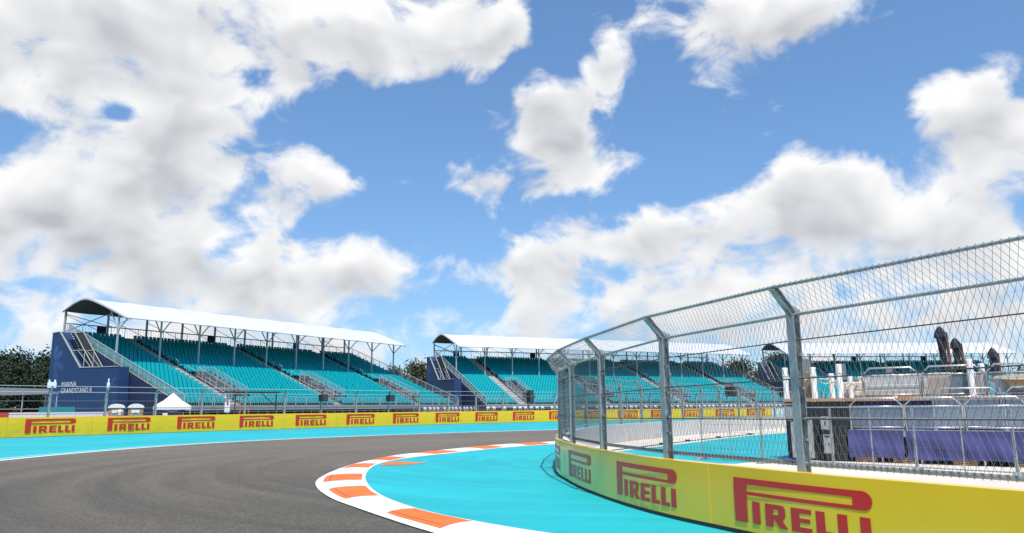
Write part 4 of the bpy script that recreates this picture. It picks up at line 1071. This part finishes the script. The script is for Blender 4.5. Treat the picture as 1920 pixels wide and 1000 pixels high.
# woven screen, timber bar, wrapped columns
sc_ = droot('reed_screen', .25, .35, DZ, 'brown reed screen with timber rails behind the corner piling', 'screen')
mb = MB(); mb.box(0,.72,-.02,.02,.08,.86); mb.build('reed_panel', 'reed', sc_)
mb = MB(); mb.bar((-.02,0,.88),(.74,0,.88),.05); mb.bar((-.02,0,.06),(.74,0,.06),.06); mb.bar((0,0,0),(0,0,.9),.05); mb.bar((.72,0,0),(.72,0,.9),.05); mb.build('frame', 'plank', sc_)
br_ = droot('timber_bar', .9, 6.0, DZ, 'orange brown timber bar counter behind the deck pilings', 'bar')
mb = MB(); mb.box(-.1,2.0,-.3,.3,0,.72); mb.build('body', 'plank', br_); mb = MB(); mb.box(-.2,2.1,-.38,.38,.72,.78); mb.build('counter', 'plank', br_)
for k, (x, y, h, lb) in enumerate(((15.4,40.0,4.15,'tall grey wrapped column rising behind the bar'),(17.25,40.0,3.9,'grey wrapped column rising behind the sofas'),(19.68,40.0,3.6,'short grey wrapped column behind the clear panels'))):
    o = tag(empty('wrapped_column', (x, y, 0), R(-20)), lb, 'column')
    mb = MB(); mb.prism([(-.16,-.2),(.16,-.2),(.17,.2),(-.15,.2)], 'z', 0, h); mb.build('shaft', 'grey_wrap', o)
    mb = MB(); mb.box(-.25,.25,-.28,.28,0,.12); mb.build('base', 'grey_wrap', o)
    mb = MB(); mb.box(-.19,.19,-.23,.23,h-.9,h-.84); mb.build('strap', 'charcoal', o)
# electrical cabinets against the skirt
def cabinet(s, t, w, z0, z1, label, m='cabinet_grey'):
    o = droot('power_cabinet', s, t, 0, label, 'cabinet', 'grey power cabinets against the black skirt')
    mb = MB(); mb.box(0,w,-.26,0,z0,z1); mb.build('body', m, o)
    mb = MB(); mb.box(.02,w-.02,-.275,-.262,z0+.03,z1-.12); d_ = mb.build('door', m, o); mb = MB(); mb.box(w-.09,w-.06,-.29,-.277,(z0+z1)/2-.05,(z0+z1)/2+.05); mb.build('handle', 'black_box', d_)
    mb = MB(); mb.box(.04,w-.04,-.268,-.262,z1-.09,z1-.03); mb.build('vent', 'charcoal', o)
    if z0 > .2: mb = MB(); mb.bar((.08,-.1,0),(.08,-.1,z0),.05); mb.bar((w-.08,-.1,0),(w-.08,-.1,z0),.05); mb.build('leg', 'steel_dark', o)
cabinet(.12,-.04,.36,1.28,1.84,'pale grey power cabinet high up against the black deck skirt')
cabinet(.42,-.55,.62,.12,1.36,'wide grey power cabinet standing before the black deck skirt')
cabinet(1.22,-.04,.22,1.0,1.42,'narrow grey switch box beside the wide power cabinet')
cabinet(1.27,-.05,.24,.25,.85,'low grey switch box beneath the narrow one')
bt = tag(empty('blue_tarpaulin', dp(.0,-.9,0), DA+.3), 'small crumpled blue tarpaulin on the ground by the power cabinets', 'tarpaulin')
mb = MB(); V = []
for i in range(9):
    for j in range(5): V.append((i*.1, j*.1, .02 + .07*abs(math.sin(i*1.7+j)) + .03*math.sin(j*2.5+i)))
mb.add(V, [(i*5+j,(i+1)*5+j,(i+1)*5+j+1,i*5+j+1) for i in range(8) for j in range(4)]); mb.build('sheet', 'blue_tarp', bt, fix=False)
# black cable lying on the infield
mb = MB(); mb.tube([(p[0], p[1], .025) for p in catmull([(3.7,31.7),(5.0,33.5),(8.9,39.7),(14.3,47.6),(15.0,48.3)], 8)], .02, 5); o = mb.build('ground_cable', 'black_rubber'); tag(o, 'black cable with clamps lying across the infield paint', 'cable')
mb = MB()
for p in ((5.0,33.5),(7.0,36.6),(8.9,39.7),(11.5,43.6),(14.6,47.9)): mb.box(p[0]-.12,p[0]+.12,p[1]-.1,p[1]+.1,.01,.10)
mb.build('clamp', 'black_rubber', o)

# temporary mesh fence panels between the inner fence and the deck
FO, FU = np.array([6.35,26.3]), np.array([.62,-.7846])
def site_panel(k, w, h, label):
    s = k*w; q = FO + FU*s; o = tag(empty('site_fence_panel', (q[0], q[1], 0), math.atan2(FU[1], FU[0])), label, 'fence panel', 'temporary mesh fence panels before the deck')
    mb = MB(); mb.tube([(0.02,0,.02),(0.02,0,h),(w-.02,0,h),(w-.02,0,.02)], .024, 6); mb.tube([(.02,0,.14),(w-.02,0,.14)], .02, 6); mb.tube([(.02,0,h-.3),(w-.02,0,h-.3)], .014, 6); mb.tube([(w*.5,0,.05),(w*.5,0,h)], .018, 6); mb.build('frame', 'galv', o)
    mb = MB(); x = .06
    while x < w-.03: mb.bar((x,0,.14),(x,0,h),.0030); x += .062
    for z in (.4,.66,.92,1.18,1.44): mb.bar((.02,.004,z),(w-.02,.004,z),.006)
    g_ = mb.build('wire_grid', 'galv_wire', o); g_['kind'] = 'stuff'
    mb = MB(); mb.prism([(-.28,0),(.28,0),(.05,.16),(-.05,.16)], 'x', -.08, .10); mb.build('foot', 'galv', o)
for k, w_ in enumerate(('before the infield paint', 'before the black deck skirt and cabinets', 'before the shorter purple drape', 'before the long purple drape', 'past the slanting clear panels')):
    site_panel(k, 2.35, 1.72, 'galvanised mesh fence panel with tube frame standing ' + w_)
